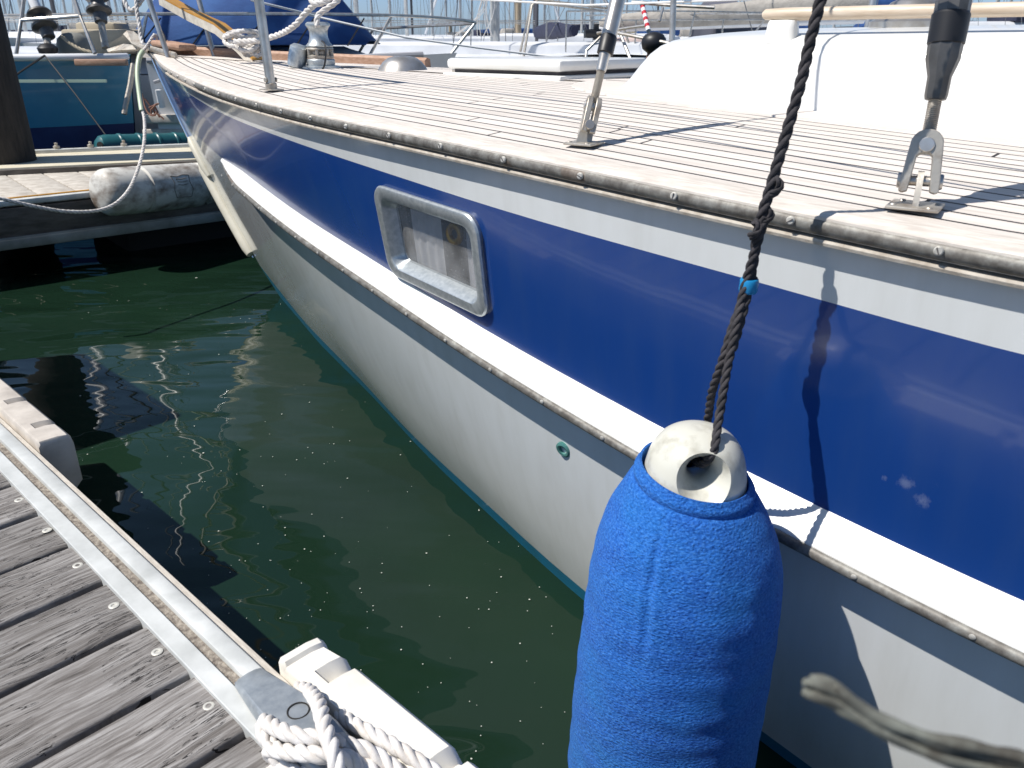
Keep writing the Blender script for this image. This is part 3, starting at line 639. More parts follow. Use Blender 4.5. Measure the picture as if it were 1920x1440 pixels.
# bow fittings: roller cheeks, bulwark coaming
mb = MB(); mb.box(A(-.93, .035, 1.15), (.24, .006, .07), None, 0, .002); mb.box(A(-.93, -.035, 1.15), (.24, .006, .07), None, 0, .002); mb.box(A(-.95, 0, 1.128), (.26, .066, .006), None, 0, .001)
mb.lathe([(.0, -.03), (.026, -.03), (.018, 0), (.026, .03), (0, .03)], A(-1.02, 0, 1.155), (0, 1, 0), 16); mb.build('bow_roller', STEEL, yacht)
for s in (-1,):
    mb = MB(); sweep(mb, along(-.88, .55, .05), [(-.05, .0), (-.05, .035), (-.035, .046), (-.018, .040), (-.012, 0)], s); mb.build('toe_rail', BROWNW if s < 0 else CAPWOOD, yacht)
mb = MB(); mb.box(A(-.72, 0, 1.175), (.30, .10, .03), Matrix.Rotation(R(4), 3, 'Y'), 0, .02); mb.build('bow_chock', BROWNW, yacht)

# ================================================================ fender, its rope
FC = Vector((.240, .920, 0))
fen = empty('fender', 'big cylindrical fender in a bright blue fleece cover hanging against the yacht', 'fender', None, (FC.x, FC.y, .088))
mb = MB(); prof = [(.0, -.06), (.05, -.055), (.09, -.035), (.115, 0), (.128, .05), (.132, .10), (.1335, .2), (.1335, .33), (.133, .40), (.130, .44), (.124, .475), (.114, .51), (.101, .54), (.087, .565), (.0765, .583), (.073, .590), (.0735, .594), (.071, .596), (.0685, .592), (.067, .58)]
prof = [(p.x, p.z) for p in resample(spline([Vector((r, 0, z)) for r, z in prof], 4), .0035)]
NS = 220; ax = []; uvf = []; random.seed(5); s_acc = 0
from mathutils import noise as mn
for i, (r, z) in enumerate(prof):
    row = []
    for j in range(NS + 1):
        t = 2 * math.pi * j / NS; rr_ = r
        amp = min(1, max(0, (z - .0) / .1)) * min(1, max(0, (.585 - z) / .06))
        wr = mn.noise(Vector((math.cos(t) * 1.6, math.sin(t) * 1.6, z * 34))) * .0020 + mn.noise(Vector((math.cos(t) * 4 + 9, math.sin(t) * 4, z * 9))) * .0014
        ts = 4.10 + (.56 - z) * .35; sf = min(1, max(0, (z - .36) / .06)); seam = (math.exp(-((t - ts) / .034) ** 2) * -.0034 + math.exp(-((abs(t - ts) - .085) / .035) ** 2) * .0014) * sf
        hem = math.exp(-((z - .574) / .003) ** 2) * -.0034 + .0034 * math.exp(-((z - .585) / .006) ** 2)
        tilt = .012 * math.sin(t - 1.0) * max(0, (z - .45) / .14)
        rr_ += (wr + seam) * amp + hem * (1 if r > .06 else 0)
        row.append(Vector((rr_ * math.cos(t), rr_ * math.sin(t), z + (tilt if r > .06 else 0)))); uvf.append((t * .13, z))
    kx = max(0, (.42 - z) / .42)
    for q in row: q.x = q.x * (1 + .09 * kx) - .013 * kx; q.y *= (1 + .03 * kx)
    ax.append(row)
mb.grid(ax); cov = mb.build('fleece_cover', FLEECE, fen, 60)
ul = cov.data.uv_layers.new(name='UVMap')
for lp in cov.data.loops: ul.data[lp.index].uv = uvf[lp.vertex_index]
# loose threads on the cover's worn side
mb = MB(); random.seed(8)
for i in range(70):
    t = random.uniform(3.3, 4.6); z = random.uniform(.02, .34) ** 1.2; r = .134; p0 = Vector((r * math.cos(t), r * math.sin(t), z)); d = Vector((math.cos(t), math.sin(t), 0)); q = Vector((random.uniform(-1, 1), random.uniform(-1, 1), random.uniform(-1, .4))) * .007
    mb.tube(spline([p0 - d * .001, p0 + d * .003 + q * .5, p0 + d * .002 + q, p0 + d * .0002 + q * 1.6], 4), .00022, 4)
mb.build('loose_threads', FLEECE, cov); bpy.data.objects['loose_threads']['kind'] = 'stuff'
# moulded eye with its hole (hour-glass cutter)
def tmp(mb): me = mb.build('tmp', FENW, fen, 60); return me
mb = MB(); mb.lathe([(p.x, p.z) for p in spline([Vector(q) for q in ((.066, 0, .52), (.0675, 0, .56), (.067, 0, .585), (.064, 0, .605), (.058, 0, .625), (.047, 0, .641), (.032, 0, .651), (.015, 0, .6555), (0, 0, .656))], 6)], n=72)
eye = tmp(mb); hz_ = .605; hd = Vector((-.03, -1, .14)).normalized()
mb = MB(); mb.lathe([(p.x, p.z) for p in spline([Vector(q) for q in ((.043, 0, -.085), (.030, 0, -.058), (.022, 0, -.036), (.0155, 0, -.018), (.014, 0, 0), (.0155, 0, .018), (.022, 0, .036), (.036, 0, .056), (.060, 0, .085))], 6)], (0, 0, hz_), hd, 48)
ct = tmp(mb); bpy.context.view_layer.update()
md = eye.modifiers.new('b', 'BOOLEAN'); md.operation = 'DIFFERENCE'; md.object = ct; md.solver = 'EXACT'
dg = bpy.context.evaluated_depsgraph_get(); nm = bpy.data.meshes.new_from_object(eye.evaluated_get(dg)); eye.modifiers.clear(); eye.data = nm
nm.polygons.foreach_set('use_smooth', [True] * len(nm.polygons)); nm.set_sharp_from_angle(angle=R(50))
bpy.data.objects.remove(ct); eye.name = 'moulded_eye'
# the rope: from the lifeline, over the cap rail, through the eye
H0 = Vector((FC.x, FC.y, .088 + hz_)); side = Vector((1, .1, 0))
J = PT(1372, 655, 1.0)
fr = empty('fender_rope', 'black three-strand rope with blue whipping that holds the blue fender', 'rope', None, (J.x, J.y, J.z))
def rel(P_): return [Vector(p) - J for p in P_]
RT = PT(1540, -5, .872); Rtop = Vector((.385, .955, 1.60))
C1 = PT(1404, 535, 1.0); C2 = PT(1425, 420, .965); C3 = PT(1445, 350, .945)
mb = MB(); mb.rope(rel([Rtop, RT, PT(1500, 160, .905), C3, C2, C1, PT(1388, 600, 1.0), J]), .0067, n=8); mb.build('upper_rope', BLKROPE, fr, 60)
mb = MB(); mb.rope(rel([C2 + Vector((.004, -.004, .01)), C1 + Vector((-.006, -.004, 0)), PT(1380, 610, .995), PT(1362, 700, 1.0), PT(1347, 790, 1.005), PT(1338, 845, .993), H0 + hd * .024 + Vector((.004, 0, .008)), H0 + hd * .0 + Vector((0, 0, .003)), H0 - hd * .03 + Vector((-.002, 0, .006)), H0 - hd * .052 + Vector((-.006, 0, .022)), PT(1322, 800, 1.10), PT(1335, 735, 1.05), PT(1358, 665, 1.01), PT(1378, 600, 1.005), C1 + Vector((.006, .003, .01))]), .0058, n=7, step=.0036); mb.build('loop', BLKROPE, fr, 60)
mb = MB(); mb.lathe([(.0105, -.009), (.0118, -.006), (.0114, 0), (.0118, .006), (.0105, .009)], C1 - J, (C2 - C1).normalized(), 16); mb.build('whipping', TAPE, fr)
for c, r_ in ((C3 + Vector((.005, -.003, .0)), .0085), (C2 + Vector((-.006, -.003, -.006)), .0085), (C2 + Vector((.006, -.003, .010)), .0075)):   # tucks of the splice
    mb = MB(); mb.rope(rel([c + Vector((-.006, 0, -.009)), c + Vector((.001, -.003, -.004)), c + Vector((.004, -.003, .003)), c + Vector((-.002, 0, .010))]), r_ * .62, n=6); mb.build('splice_tuck', BLKROPE, fr, 60)
mb = MB(); mb.rope(rel([Rtop + Vector((.012 * math.cos(t), .012 * math.sin(t) - .006, .008 * math.cos(t * 2))) for t in [i * .7 for i in range(19)]]), .006, n=6); mb.build('hitch', BLKROPE, fr, 60)

# foreground rope end, close to the lens
D0 = PT(1700, 1370, .26)
gr = empty('frayed_rope', 'grey weathered rope end in the blurred foreground, bottom right', 'rope', None, D0)
def fg(off, r, pts, name):
    mb = MB(); rp = [Vector(p) - D0 + Vector(off) for p in pts]; mb.rope(rp, r, pitch=r * 9, n=7); return mb.build(name, GREYROPE, gr, 60)
base_pts = [PT(1512, 1285, .255), PT(1560, 1300, .254), PT(1640, 1352, .252), PT(1740, 1395, .25), PT(1840, 1420, .248), PT(1960, 1462, .244), PT(2200, 1700, .24)]
random.seed(12)
for k in range(11):
    t = 2 * math.pi * k / 11; rr_ = .3 + .7 * ((k * 7) % 11) / 10; q = Vector((math.cos(t) * .0014, math.cos(t * 2) * .002, math.sin(t) * .0052 * rr_))
    st_ = 0 if k % 3 else 1; pts = base_pts[st_:]; mb = MB(); rp = resample(spline([p - D0 + q * (.8 + .25 * math.sin(i * 1.7 + k)) for i, p in enumerate(pts)], 8), .003)
    mb.tube(rp, [.0012] + [.0019 + .0003 * math.sin(i * .9 + k) for i in range(len(rp) - 1)], 7); mb.build('strand', GREYROPE, gr, 60)

# ================================================================ near pontoon
O = PZ(489, 1394, .42); E2 = PZ(0, 881, .42); DD = (E2 - O).normalized(); ANG = math.atan2(DD.y, DD.x)
NN = Vector((DD.y, -DD.x, 0))
pon = empty('pontoon', 'walkway pontoon of weathered grey boards with a pale metal edge, bottom left', 'pontoon', None, O, ANG)
def S(s, o, z): return Vector((s, -o, z - .42))       # metres along the edge, metres out over the water, height
def SW(s, o, z): return O + DD * s + NN * o + Vector((0, 0, z - .42))
mb = MB(); random.seed(21); g0 = .037 - .146 * 9
for k in range(34):
    s0 = g0 + .146 * k + .0065; s1 = s0 + .146 - .0125; s0 += random.uniform(-.001, .001); s1 += random.uniform(-.0015, .001)
    dz = random.uniform(-.002, .0015); n = 24; rows = []
    prof = [(0, -.03), (0, -.006), (.0012, -.0025), (.004, -.0004), (.010, 0)]
    for i in range(n + 1):
        o = .03 - 2.6 * i / n; r = []; wob0 = .0022 * mn.noise(Vector((k * 3.1, o * 7, 0))); wob1 = .0022 * mn.noise(Vector((k * 3.1 + 1.7, o * 7, 5)))
        for x, z in prof: r.append(S(s0 + wob0 + x, o, .411 + dz + z))
        for q in (.25, .5, .75): r.append(S(s0 + (s1 - s0) * q, o, .411 + dz + .0012 * mn.noise(Vector((k, o * 4, q * 5)))))
        for x, z in prof[::-1]: r.append(S(s1 + wob1 - x, o, .411 + dz + z))
        rows.append(r)
    mb.grid(rows)
mb.build('deck_boards', PLANK, pon, 50)
for k in range(14):
    s = .11 + .146 * (k - 4)
    mb = MB(); mb.lathe([(.0078, 0), (.0078, .0008), (.0062, .0016), (.0035, .0010), (.0032, -.0005), (0, -.0005)], S(s, -.011 + random.uniform(-.002, .002), .4112), n=18); mb.build('screw', [M('zinc_screw', (.62, .60, .54), None, rough=.5, metal=.4)][0] if k == 0 else bpy.data.materials['zinc_screw'], pon)
mb = MB(); s0, s1 = -1.6, 3.4
def ext(prof, name, mat, sm=30):
    mb = MB(); mb.grid([[S(s, o, z) for o, z in prof] for s in [s0 + (s1 - s0) * i / 20 for i in range(21)]], close=True); return mb.build(name, mat, pon, sm)
ext([(0, .4135), (0, .4185), (.001, .4195), (.0255, .4195), (.0265, .4185), (.0268, .40), (.0, .40)], 'edge_flange', GALV)
ext([(.0272, .39), (.0272, .412), (.0415, .413), (.0415, .39)], 'grit_channel', SAND)
ext([(.0418, .39), (.0418, .4195), (.0425, .4215), (.044, .422), (.062, .422), (.067, .4205), (.0705, .416), (.072, .410), (.072, .36), (.0418, .36)], 'edge_rail', GALV)
ext([(.0735, .36), (.0735, .4075), (.0745, .4085), (.083, .4085), (.084, .4075), (.084, .25), (.074, .25)], 'fender_board', M('grey_timber_lip', (.42, .38, .33), (.56, .52, .46), 20, .8, bmp=.3, stretch=(2, 12, 12)))
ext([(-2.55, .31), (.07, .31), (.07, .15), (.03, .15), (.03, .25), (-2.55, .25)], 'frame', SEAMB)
for sx in (-1.2, .4, 1.9):
    mb = MB(); mb.box(S(sx, -1.1, .10), (.9, 1.7, .40), None, 0, .05); mb.build('float', M('shade_dark_concrete', (.03, .03, .028), None, rough=.95) if 'shade_dark_concrete' not in bpy.data.materials else bpy.data.materials['shade_dark_concrete'], pon)  # near-black colour stands in for the shade beneath the deck
# cleat with its ropes
cl = MB(); cl.prism([S(.105, .030, .423), S(.105, .066, .423), S(.098, .0675, .440), S(.098, .0285, .440)], S(0, 0, .42) - S(.26, 0, .42)); 
cl = MB()
top = []
for s, zt, h0, h1 in ((.112, .4245, .028, .064), (.104, .4290, .024, .067), (.05, .439, .016, .069), (0, .447, .010, .072), (-.06, .449, .010, .072), (-.13, .441, .016, .069), (-.19, .4255, .030, .060)):
    top.append([S(s, h0, .4225), S(s, h0 + .001, zt - .004), S(s, h0 + .005, zt), S(s, (h0 + h1) / 2, zt + .001), S(s, h1 - .005, zt), S(s, h1 - .001, zt - .004), S(s, h1, .4225)])
cl.grid(top, close=True); n = 7; cl.f += [tuple(range(n))[::-1], tuple(len(cl.v) - n + i for i in range(n))]; cl.m += [0, 0]
cle = cl.build('mooring_cleat', CASTALU, pon, 40)
mb = MB(); c = S(-.015, .046, .4489); mb.tube([c + Vector((.013 * math.cos(t), .013 * math.sin(t), 0)) for t in [2 * math.pi * i / 28 for i in range(29)]], .0009, 6); mb.build('cast_ring_mark', SEAMB, cle)
RO = SW(-.06, .05, .46)
mr = empty('mooring_rope', 'thick white three-strand rope wrapped round the grey cleat at the pontoon edge', 'rope', None, RO)
def MR(name, pts, r=.0098):
    mb = MB(); mb.rope([PT(*p) - RO for p in pts], r, pitch=r * 6.2, n=9, step=.0055); return mb.build(name, WHTROPE, mr, 60)
tR = lambda u, v, z: (u, v, (z - CAMH) / ray(u, v).z)
MR('turn', [tR(540, 1420, .425), tR(515, 1405, .43), tR(496, 1378, .437), tR(494, 1352, .437), tR(512, 1362, .455), tR(545, 1376, .468), tR(590, 1384, .47), tR(640, 1390, .46)])
MR('turn', [tR(560, 1440, .42), tR(520, 1425, .425), tR(505, 1405, .435), tR(540, 1410, .452), tR(600, 1416, .466), tR(660, 1425, .45), tR(700, 1470, .43)])
MR('turn', [tR(560, 1290, .418), tR(580, 1297, .44), tR(597, 1320, .468), tR(605, 1350, .48), tR(617, 1390, .484), tR(630, 1430, .48), tR(640, 1480, .46)])
MR('turn', [tR(630, 1325, .41), tR(650, 1350, .43), tR(690, 1372, .44), tR(740, 1400, .44), tR(790, 1432, .435), tR(850, 1470, .42)], .0095)
MR('turn', [tR(630, 1392, .455), tR(680, 1404, .45), tR(725, 1430, .44), tR(770, 1470, .43)])
MR('turn', [tR(640, 1420, .45), tR(690, 1440, .44), tR(740, 1490, .43)])
MR('rope_end', [tR(500, 1450, .418), tR(530, 1443, .42), tR(580, 1446, .425), tR(640, 1462, .43)], .0085)
# plastic dock bumpers
def dock(label, sA, sB, o0, o1, zt, zb, mat, grooves, name='dock_bumper'):
    root = empty(name, label, 'dock bumper', None, SW((sA + sB) / 2, (o0 + o1) / 2, zb), ANG)
    org = S((sA + sB) / 2, (o0 + o1) / 2, zb); mb = MB(); rows = []
    st = sorted(set([sA, sA + .004, sA + .014, sB, sB - .004, sB - .014] + [g + d for g in grooves for d in (-.016, -.0155, .0, .016)]))
    for s in st:
        e = min(abs(s - sA), abs(s - sB)); k = 0 if e > .012 else (.008 if e < .002 else .002); dp = 0
        for g in grooves:
            if abs(s - g) < .0157: dp = .022 * (1 - abs(s - g + .004) / .02) if abs(s - g) < .0156 else 0
        q = [(o0 + k, zb + k), (o0, zb + .01), (o0, zt - .006 - k), (o0 + .004, zt - k), (o0 + (o1 - o0) * .28, zt - k)]
        q += [(o0 + (o1 - o0) * .30, zt - k - dp), (o1 - .03, zt - k - dp), (o1 - .012, zt - .003 - k - dp), (o1 - .003 - k, zt - .014 - dp), (o1 - k, zt - .03 - dp * .5), (o1 - k, zb + .02), (o1 - .02, zb + k)]
        rows.append([S(s, o, z) - org for o, z in q])
    mb.grid(rows, close=True); n = len(rows[0]); mb.f += [tuple(range(n))[::-1], tuple(len(mb.v) - n + i for i in range(n))]; mb.m += [0, 0]
    mb.build('bumper_body', mat, root, 35); return root
dock('clean white grooved plastic dock bumper beside the white rope and cleat', .085, -.65, .086, .160, .432, .28, DOCKW, [.028, -.19, -.42])
dock('grubby grey-white plastic dock bumper at the left edge, near the dark water', 1.03, 1.85, .088, .158, .428, .29, DOCKO, [1.12, 1.30, 1.55])

# ================================================================ back pontoon, pile, fenders on it
ZP = .42
q0 = PZ(0, 380, ZP); q1 = PZ(178, 358, ZP); dv = (q1 - q0); dv = Vector((.87, .725, 0)).normalized(); nv = Vector((-dv.y, dv.x, 0))
bp = empty('pontoon', 'low finger pontoon running behind the yacht bow, carrying the grubby white float', 'pontoon', None, q0, math.atan2(dv.y, dv.x))
def F(s, o, z): return Vector((s, o, z - ZP))
mb = MB(); random.seed(4)
for k in range(26):
    s0_ = -1.6 + k * .19; mb.box(F(s0_, .62, ZP - .012), (.182, 1.28, .024), Matrix.Rotation(R(0), 3, 'Z'), 0, .003)
mb.build('deck_boards', PONT, bp, 30)
mb = MB(); mb.box(F(.9, -.03, ZP + .0), (5.2, .05, .03), None, 0, .006); mb.build('edge_rail', GALV, bp)
mb = MB(); mb.box(F(.9, -.035, ZP - .10), (5.2, .05, .15), None, 0, .004); mb.build('side_board', FASCIA, bp)
mb = MB(); mb.box(F(.9, -.045, ZP - .205), (5.2, .08, .055), None, 0, .008); mb.box(F(.9, -.06, ZP - .178), (5.2, .04, .012), None, 0, .002); mb.build('lower_beam', M('dull_galvanised', (.30, .31, .29), (.20, .20, .18), 8, .6, .2, bmp=.2), bp)
mb = MB(); mb.tube([F(s, .01 + .006 * math.sin(s * 5), ZP + .012) for s in along(-1.6, 1.0, .1)], .008, 8); mb.build('edge_cord', ORNG, bp)
for s in (-.9, 1.2, 3.0):
    mb = MB(); mb.box(F(s, .75, .12), (1.1, .9, .36), None, 0, .05); mb.build('float', bpy.data.materials['shade_dark_concrete'], bp)
# rear walkway
r0 = PZ(62, 297, .46); r1 = PZ(378, 283, .46); rv = (r1 - r0).normalized(); rn = Vector((-rv.y, rv.x, 0))
rw = empty('pontoon', 'farther pontoon of yellowed boards along the teal boat, behind the tarred pile', 'pontoon', None, r0, math.atan2(rv.y, rv.x))
mb = MB()
for k in range(5): mb.box(Vector((1.6, -.42 + k * .145 + .05, -.015)), (6.5, .138, .03), None, 0, .003)
mb.build('deck_boards', M('yellowed_boards', (.50, .44, .30), (.62, .58, .48), 6, .8, bmp=.3, stretch=(1, 6, 1)), rw)
mb = MB(); mb.box(Vector((1.6, .285, .0)), (6.5, .05, .05), None, 0, .004); mb.build('far_rail', GALV, rw)
mb = MB(); mb.box(Vector((1.6, -.46, -.07)), (6.5, .03, .12)); mb.build('side_board', FASCIA, rw)
for k in range(3):
    mb = MB(); mb.lathe([(.0, 0), (.022, .0), (.022, .02), (.010, .025), (.012, .04), (0, .045)], Vector((.12 + k * .22, .285, .025)), n=10); mb.build('rail_bolt', STEELD, rw)
# tarred pile
pp = PZ(70, 316, ZP); mb = MB(); n = 22; rows = []
cx, cy = pp.x - .25, pp.y + .05
for z in [-.6 + .25 * i for i in range(20)]:
    rows.append([(.20 * math.cos(t) * (1 + .03 * mn.noise(Vector((math.cos(t) * 2, math.sin(t) * 2, z)))), .20 * math.sin(t), z) for t in [2 * math.pi * i / n for i in range(n)]])
mb.grid(rows, close=True); mb.f.append(tuple(len(mb.v) - n + i for i in range(n))); mb.m.append(0)
o = mb.build('mooring_pile', PILE, None, 50); o.location = (cx, cy, 0); tag(o, 'thick black tarred pile standing at the left edge of the photo', 'pile')
mb = MB(); mb.lathe([(0, -.02), (.02, -.02), (.024, 0), (.018, .02), (0, .022)], Vector((.225, -.07, .40)), (1, -.4, 0), 12); k = mb.build('bolt', STEELD, o)
# grubby cylinder float on the finger's edge
c0 = PT(186, 362, 4.28); c1 = PT(470, 338, 5.12); cd = (c1 - c0).normalized(); Lc = (c1 - c0).length
cy_ = empty('dock_float', 'grubby white ribbed plastic cylinder float with a stamped emblem on the finger pontoon', 'dock fender', None, c0)
mb = MB(); prof = [(0, -.012), (.07, -.008), (.105, .01), (.122, .035), (.126, .06)]
for g in (.24, .62, 1.0): prof += [(.128, g - .02), (.128, g - .014), (.118, g - .008), (.117, g + .008), (.128, g + .014), (.128, g + .02)]
prof += [(.128, Lc), (0, Lc)]
mb.lathe(prof, (0, 0, 0), cd, 40); mb.build('float_body', CYLW, cy_, 35)
mb = MB(); sdv = cd.cross(Vector((0, 0, 1))).normalized(); upv = Vector((0, 0, 1))
def CS(l, ang, r=.1295): return cd * l + (sdv * math.cos(ang) + upv * math.sin(ang)) * r      # emblem on the curved side
def st(p): mb.tube([CS(*q) for q in p], .0022, 6)
L0, L1, a0, a1 = .385, .485, .0, .62
st([(L0, a0 - .35), (L0 - .012, a0), (L0, a0 + .3), (L0 - .01, a1)]); st([(L1, a0 - .35), (L1 + .012, a0), (L1, a0 + .3), (L1 + .01, a1)])
st([(L0 - .01, a1), (L0 + .03, a1 - .05), (L1 - .03, a1 + .03), (L1 + .01, a1)])
for k in range(3): st([(L0 + .02, a1 - .15 - k * .13), (L0 + .05, a1 - .18 - k * .13), (L1 - .015, a1 - .14 - k * .13)])
st([(L0 + .02, a1 - .15), (L0 + .02, a0 - .2)]); st([(L0, a0 - .35), (L1, a0 - .35)])
mb.build('stamped_emblem', M('moulded_mark', (.22, .19, .16), None, rough=.7), cy_)
# teal ribbed fender
c0 = PT(186, 275, 6.3); c1 = PT(385, 268, 6.9); cd = (c1 - c0).normalized(); Lc = (c1 - c0).length
tf = empty('dock_fender', 'dark teal ribbed cylinder fender behind the farther pontoon boards', 'dock fender', None, c0)
mb = MB(); prof = [(0, -.03), (.05, -.02), (.082, .01), (.09, .05)]; g = .16
while g < Lc: prof += [(.090, g - .015), (.097, g - .008), (.097, g + .008), (.090, g + .015)]; g += .15
prof += [(.09, Lc), (0, Lc)]; mb.lathe(prof, (0, 0, 0), cd, 32); mb.build('fender_body', TEALF, tf, 35)
mb = MB()
for l in (.05, .34, .63):
    d_ = (Vector((0, -1, .25))).normalized(); mb.lathe([(0, -.004), (.024, -.004), (.024, .004), (0, .004)], cd * l + d_ * .0905, d_, 14)
mb.build('dark_slot', SEAMB, tf)

# mooring line and hose drooping from the bow
mo = empty('bow_line', 'thin white line drooping from the bow past the grubby float', 'rope', None, PT(268, 260, 3.9))
B0 = PT(268, 260, 3.9)
mb = MB(); mb.rope([p - B0 for p in (PT(-60, 360, 3.15), PT(0, 372, 3.2), PT(60, 386, 3.3), PT(130, 397, 3.42), PT(195, 392, 3.55), PT(235, 365, 3.65), PT(258, 320, 3.75), PT(270, 270, 3.85), PT(271, 225, 3.95), PT(265, 200, 4.0))], .0085, n=6, step=.011); mb.build('line', WHTROPE, mo, 60)
mb = MB(); mb.tube(spline([p - B0 for p in (PT(266, 208, 3.98), PT(262, 180, 4.0), PT(258, 140, 4.02), PT(261, 110, 4.04), PT(268, 96, 4.06))]), .0125, 10); mb.build('chafe_hose', HOSE, mo)
mb = MB(); mb.rope([p - B0 for p in (PT(268, 96, 4.06), PT(277, 85, 4.1), PT(291, 64, 4.12), PT(293, 82, 4.13), PT(284, 100, 4.14))], .0085, n=6, step=.011); mb.build('line', WHTROPE, mo, 60)
h0 = PT(262, 60, 4.2)
hl = empty('hanging_line', 'pale braided line falling from the pulpit onto the stemhead', 'rope', None, h0)
mb = MB(); mb.rope([p - h0 for p in (PT(251, -40, 4.2), PT(255, 0, 4.2), PT(258, 30, 4.2), PT(262, 48, 4.2), PT(264, 70, 4.2), PT(272, 90, 4.18), PT(285, 104, 4.16))], .011, n=6, step=.013); mb.build('line', WHTROPE, hl, 60)
mb = MB(); mb.rope([p - h0 for p in (PT(228, -20, 4.25), PT(236, 8, 4.25), PT(247, 20, 4.25), PT(262, 5, 4.22), PT(276, -20, 4.2))], .013, n=6, step=.015); mb.build('bight', WHTROPE, hl, 60)
# black cable at bow
k0 = PT(300, 60, 4.1); mb = MB(); mb.tube(spline([p - k0 for p in (PT(280, 30, 4.15), PT(297, 50, 4.1), PT(308, 68, 4.08), PT(311, 85, 4.06), PT(309, 97, 4.05))]), .006, 8)
o = mb.build('black_cable', BLKR); o.location = k0; tag(o, 'short black cable curving down to the stemhead', 'cable')
k0 = PT(285, 210, 5.0); mb = MB(); mb.tube(spline([p - k0 for p in (PT(266, 175, 5.0), PT(272, 200, 5.0), PT(280, 214, 5.0), PT(289, 216, 5.0), PT(296, 210, 5.02))]), .006, 6)
for i in range(9):
    a_ = PT(280 + random.uniform(-2, 14), 200 + random.uniform(-4, 12), 5.0) - k0; b_ = a_ + Vector((random.uniform(-.05, .07), 0, random.uniform(-.07, .05))); mb.tube([a_, b_], .005, 5)
o = mb.build('rusty_chain', RUST); o.location = k0; tag(o, 'rusty tangled chain hanging by the stem above the white dinghy', 'chain')
# anchor on the bow roller
an = empty('anchor', 'grey plough anchor stowed on the bow roller', 'anchor', None, PT(258, 85, 4.15)); a0 = PT(258, 85, 4.15)
mb = MB(); mb.add([p - a0 for p in (PT(233, 68, 4.3), PT(240, 61, 4.3), PT(252, 62, 4.3), PT(262, 70, 4.25), PT(282, 96, 4.15), PT(278, 101, 4.12), PT(250, 86, 4.2))], [(0, 1, 2, 3, 4, 5, 6)])
mb.add([p - a0 for p in (PT(200, 92, 4.35), PT(232, 82, 4.35), PT(250, 84, 4.25), PT(262, 92, 4.2), PT(225, 94, 4.3), PT(202, 97, 4.35))], [(0, 1, 2, 3, 4, 5)])
fl = mb.build('fluke', STEELD, an, 0); sm = fl.modifiers.new('s', 'SOLIDIFY'); sm.thickness = .012
mb = MB(); mb.tube([p - a0 for p in (PT(258, 88, 4.2), PT(285, 92, 4.1), PT(330, 104, 3.8))], .014, 8, sx=.5); mb.build('shank', STEELD, an)
# boarding plank leaning inboard over the pulpit
b0 = PT(390, 60, 3.75); bd = empty('boarding_plank', 'pale plank with an orange edge leaning down onto the foredeck', 'plank', None, b0)
e0 = PT(296, -8, 4.1); e1 = PT(473, 112, 3.5); mid = PT(400, 45, 3.7); cr = [e0, PT(350, 22, 3.9), mid, PT(440, 78, 3.6), e1]
def strip(off0, off1, th): 
    mb = MB(); rows = []
    for p in cr: rows.append([p - b0 + Vector((0, 0, off0)), p - b0 + Vector((0, 0, off1)), p - b0 + Vector((.02, .11, off1)), p - b0 + Vector((.02, .11, off0))])
    mb.grid(rows, close=True); mb.f += [(3, 2, 1, 0), tuple(len(mb.v) - 4 + i for i in range(4))]; mb.m += [0, 0]; return mb
strip(-.042, -.004, 0).build('board', M('pale_board', (.46, .42, .36), (.60, .56, .48), 6, .6, stretch=(1, 5, 5)), bd)
strip(-.003, .006, 0).build('orange_edge', ORNG, bd)
# coiled rope on the foredeck and rope to the windlass
rc = PT(462, 84, 3.35); co = empty('coiled_rope', 'cream rope coiled loosely on the foredeck behind the pulpit leg', 'rope', None, rc)
random.seed(6)
for k in range(5):
    mb = MB(); r_ = .026 + .007 * k; c = Vector((random.uniform(-.03, .03), random.uniform(-.02, .02), -.03 + .018 * k))
    mb.rope([c + Vector((r_ * 1.5 * math.cos(t), r_ * math.sin(t), .012 * math.sin(t * 2 + k))) for t in [i * .5 for i in range(13)]], .010, n=6, step=.012); mb.build('coil', WHTROPE, co, 60)
mb = MB(); mb.rope([p - rc for p in (PT(440, 78, 3.3), PT(480, 76, 3.25), PT(520, 66, 3.2), PT(552, 48, 3.1), PT(575, 22, 3.05), PT(595, 4, 3.0), PT(612, -18, 3.0))], .012, n=7, step=.012); mb.build('lead', WHTROPE, co, 60)
wr = PT(600, 20, 2.95); wo = empty('hauled_rope', 'pale rope looping above the windlass drum', 'rope', None, wr)
mb = MB(); mb.rope([p - wr for p in (PT(595, 50, 2.95), PT(594, 36, 2.95), PT(600, 25, 2.95), PT(616, 14, 2.95), PT(632, 2, 2.95), PT(640, -14, 2.95))], .011, n=7, step=.012); mb.build('lead', WHTROPE, wo, 60)
mb = MB(); mb.rope([p - wr for p in (PT(582, -4, 2.98), PT(588, 5, 2.96), PT(602, 6, 2.95), PT(616, 0, 2.95), PT(622, -10, 2.95))], .012, n=7, step=.012); mb.build('bight', WHTROPE, wo, 60)
mb = MB(); ws = [PT(470, 0, 4.6), PT(560, 22, 4.7), PT(601, 33, 4.8), PT(760, 70, 4.8), PT(900, 90, 4.9), PT(1052, 109, 5.0)]; mb.tube([p - ws[2] for p in ws], .006, 8)
o = mb.build('white_line', WLINE); o.location = ws[2]; tag(o, 'long taut white line running low behind the windlass to the forehatch', 'rope')

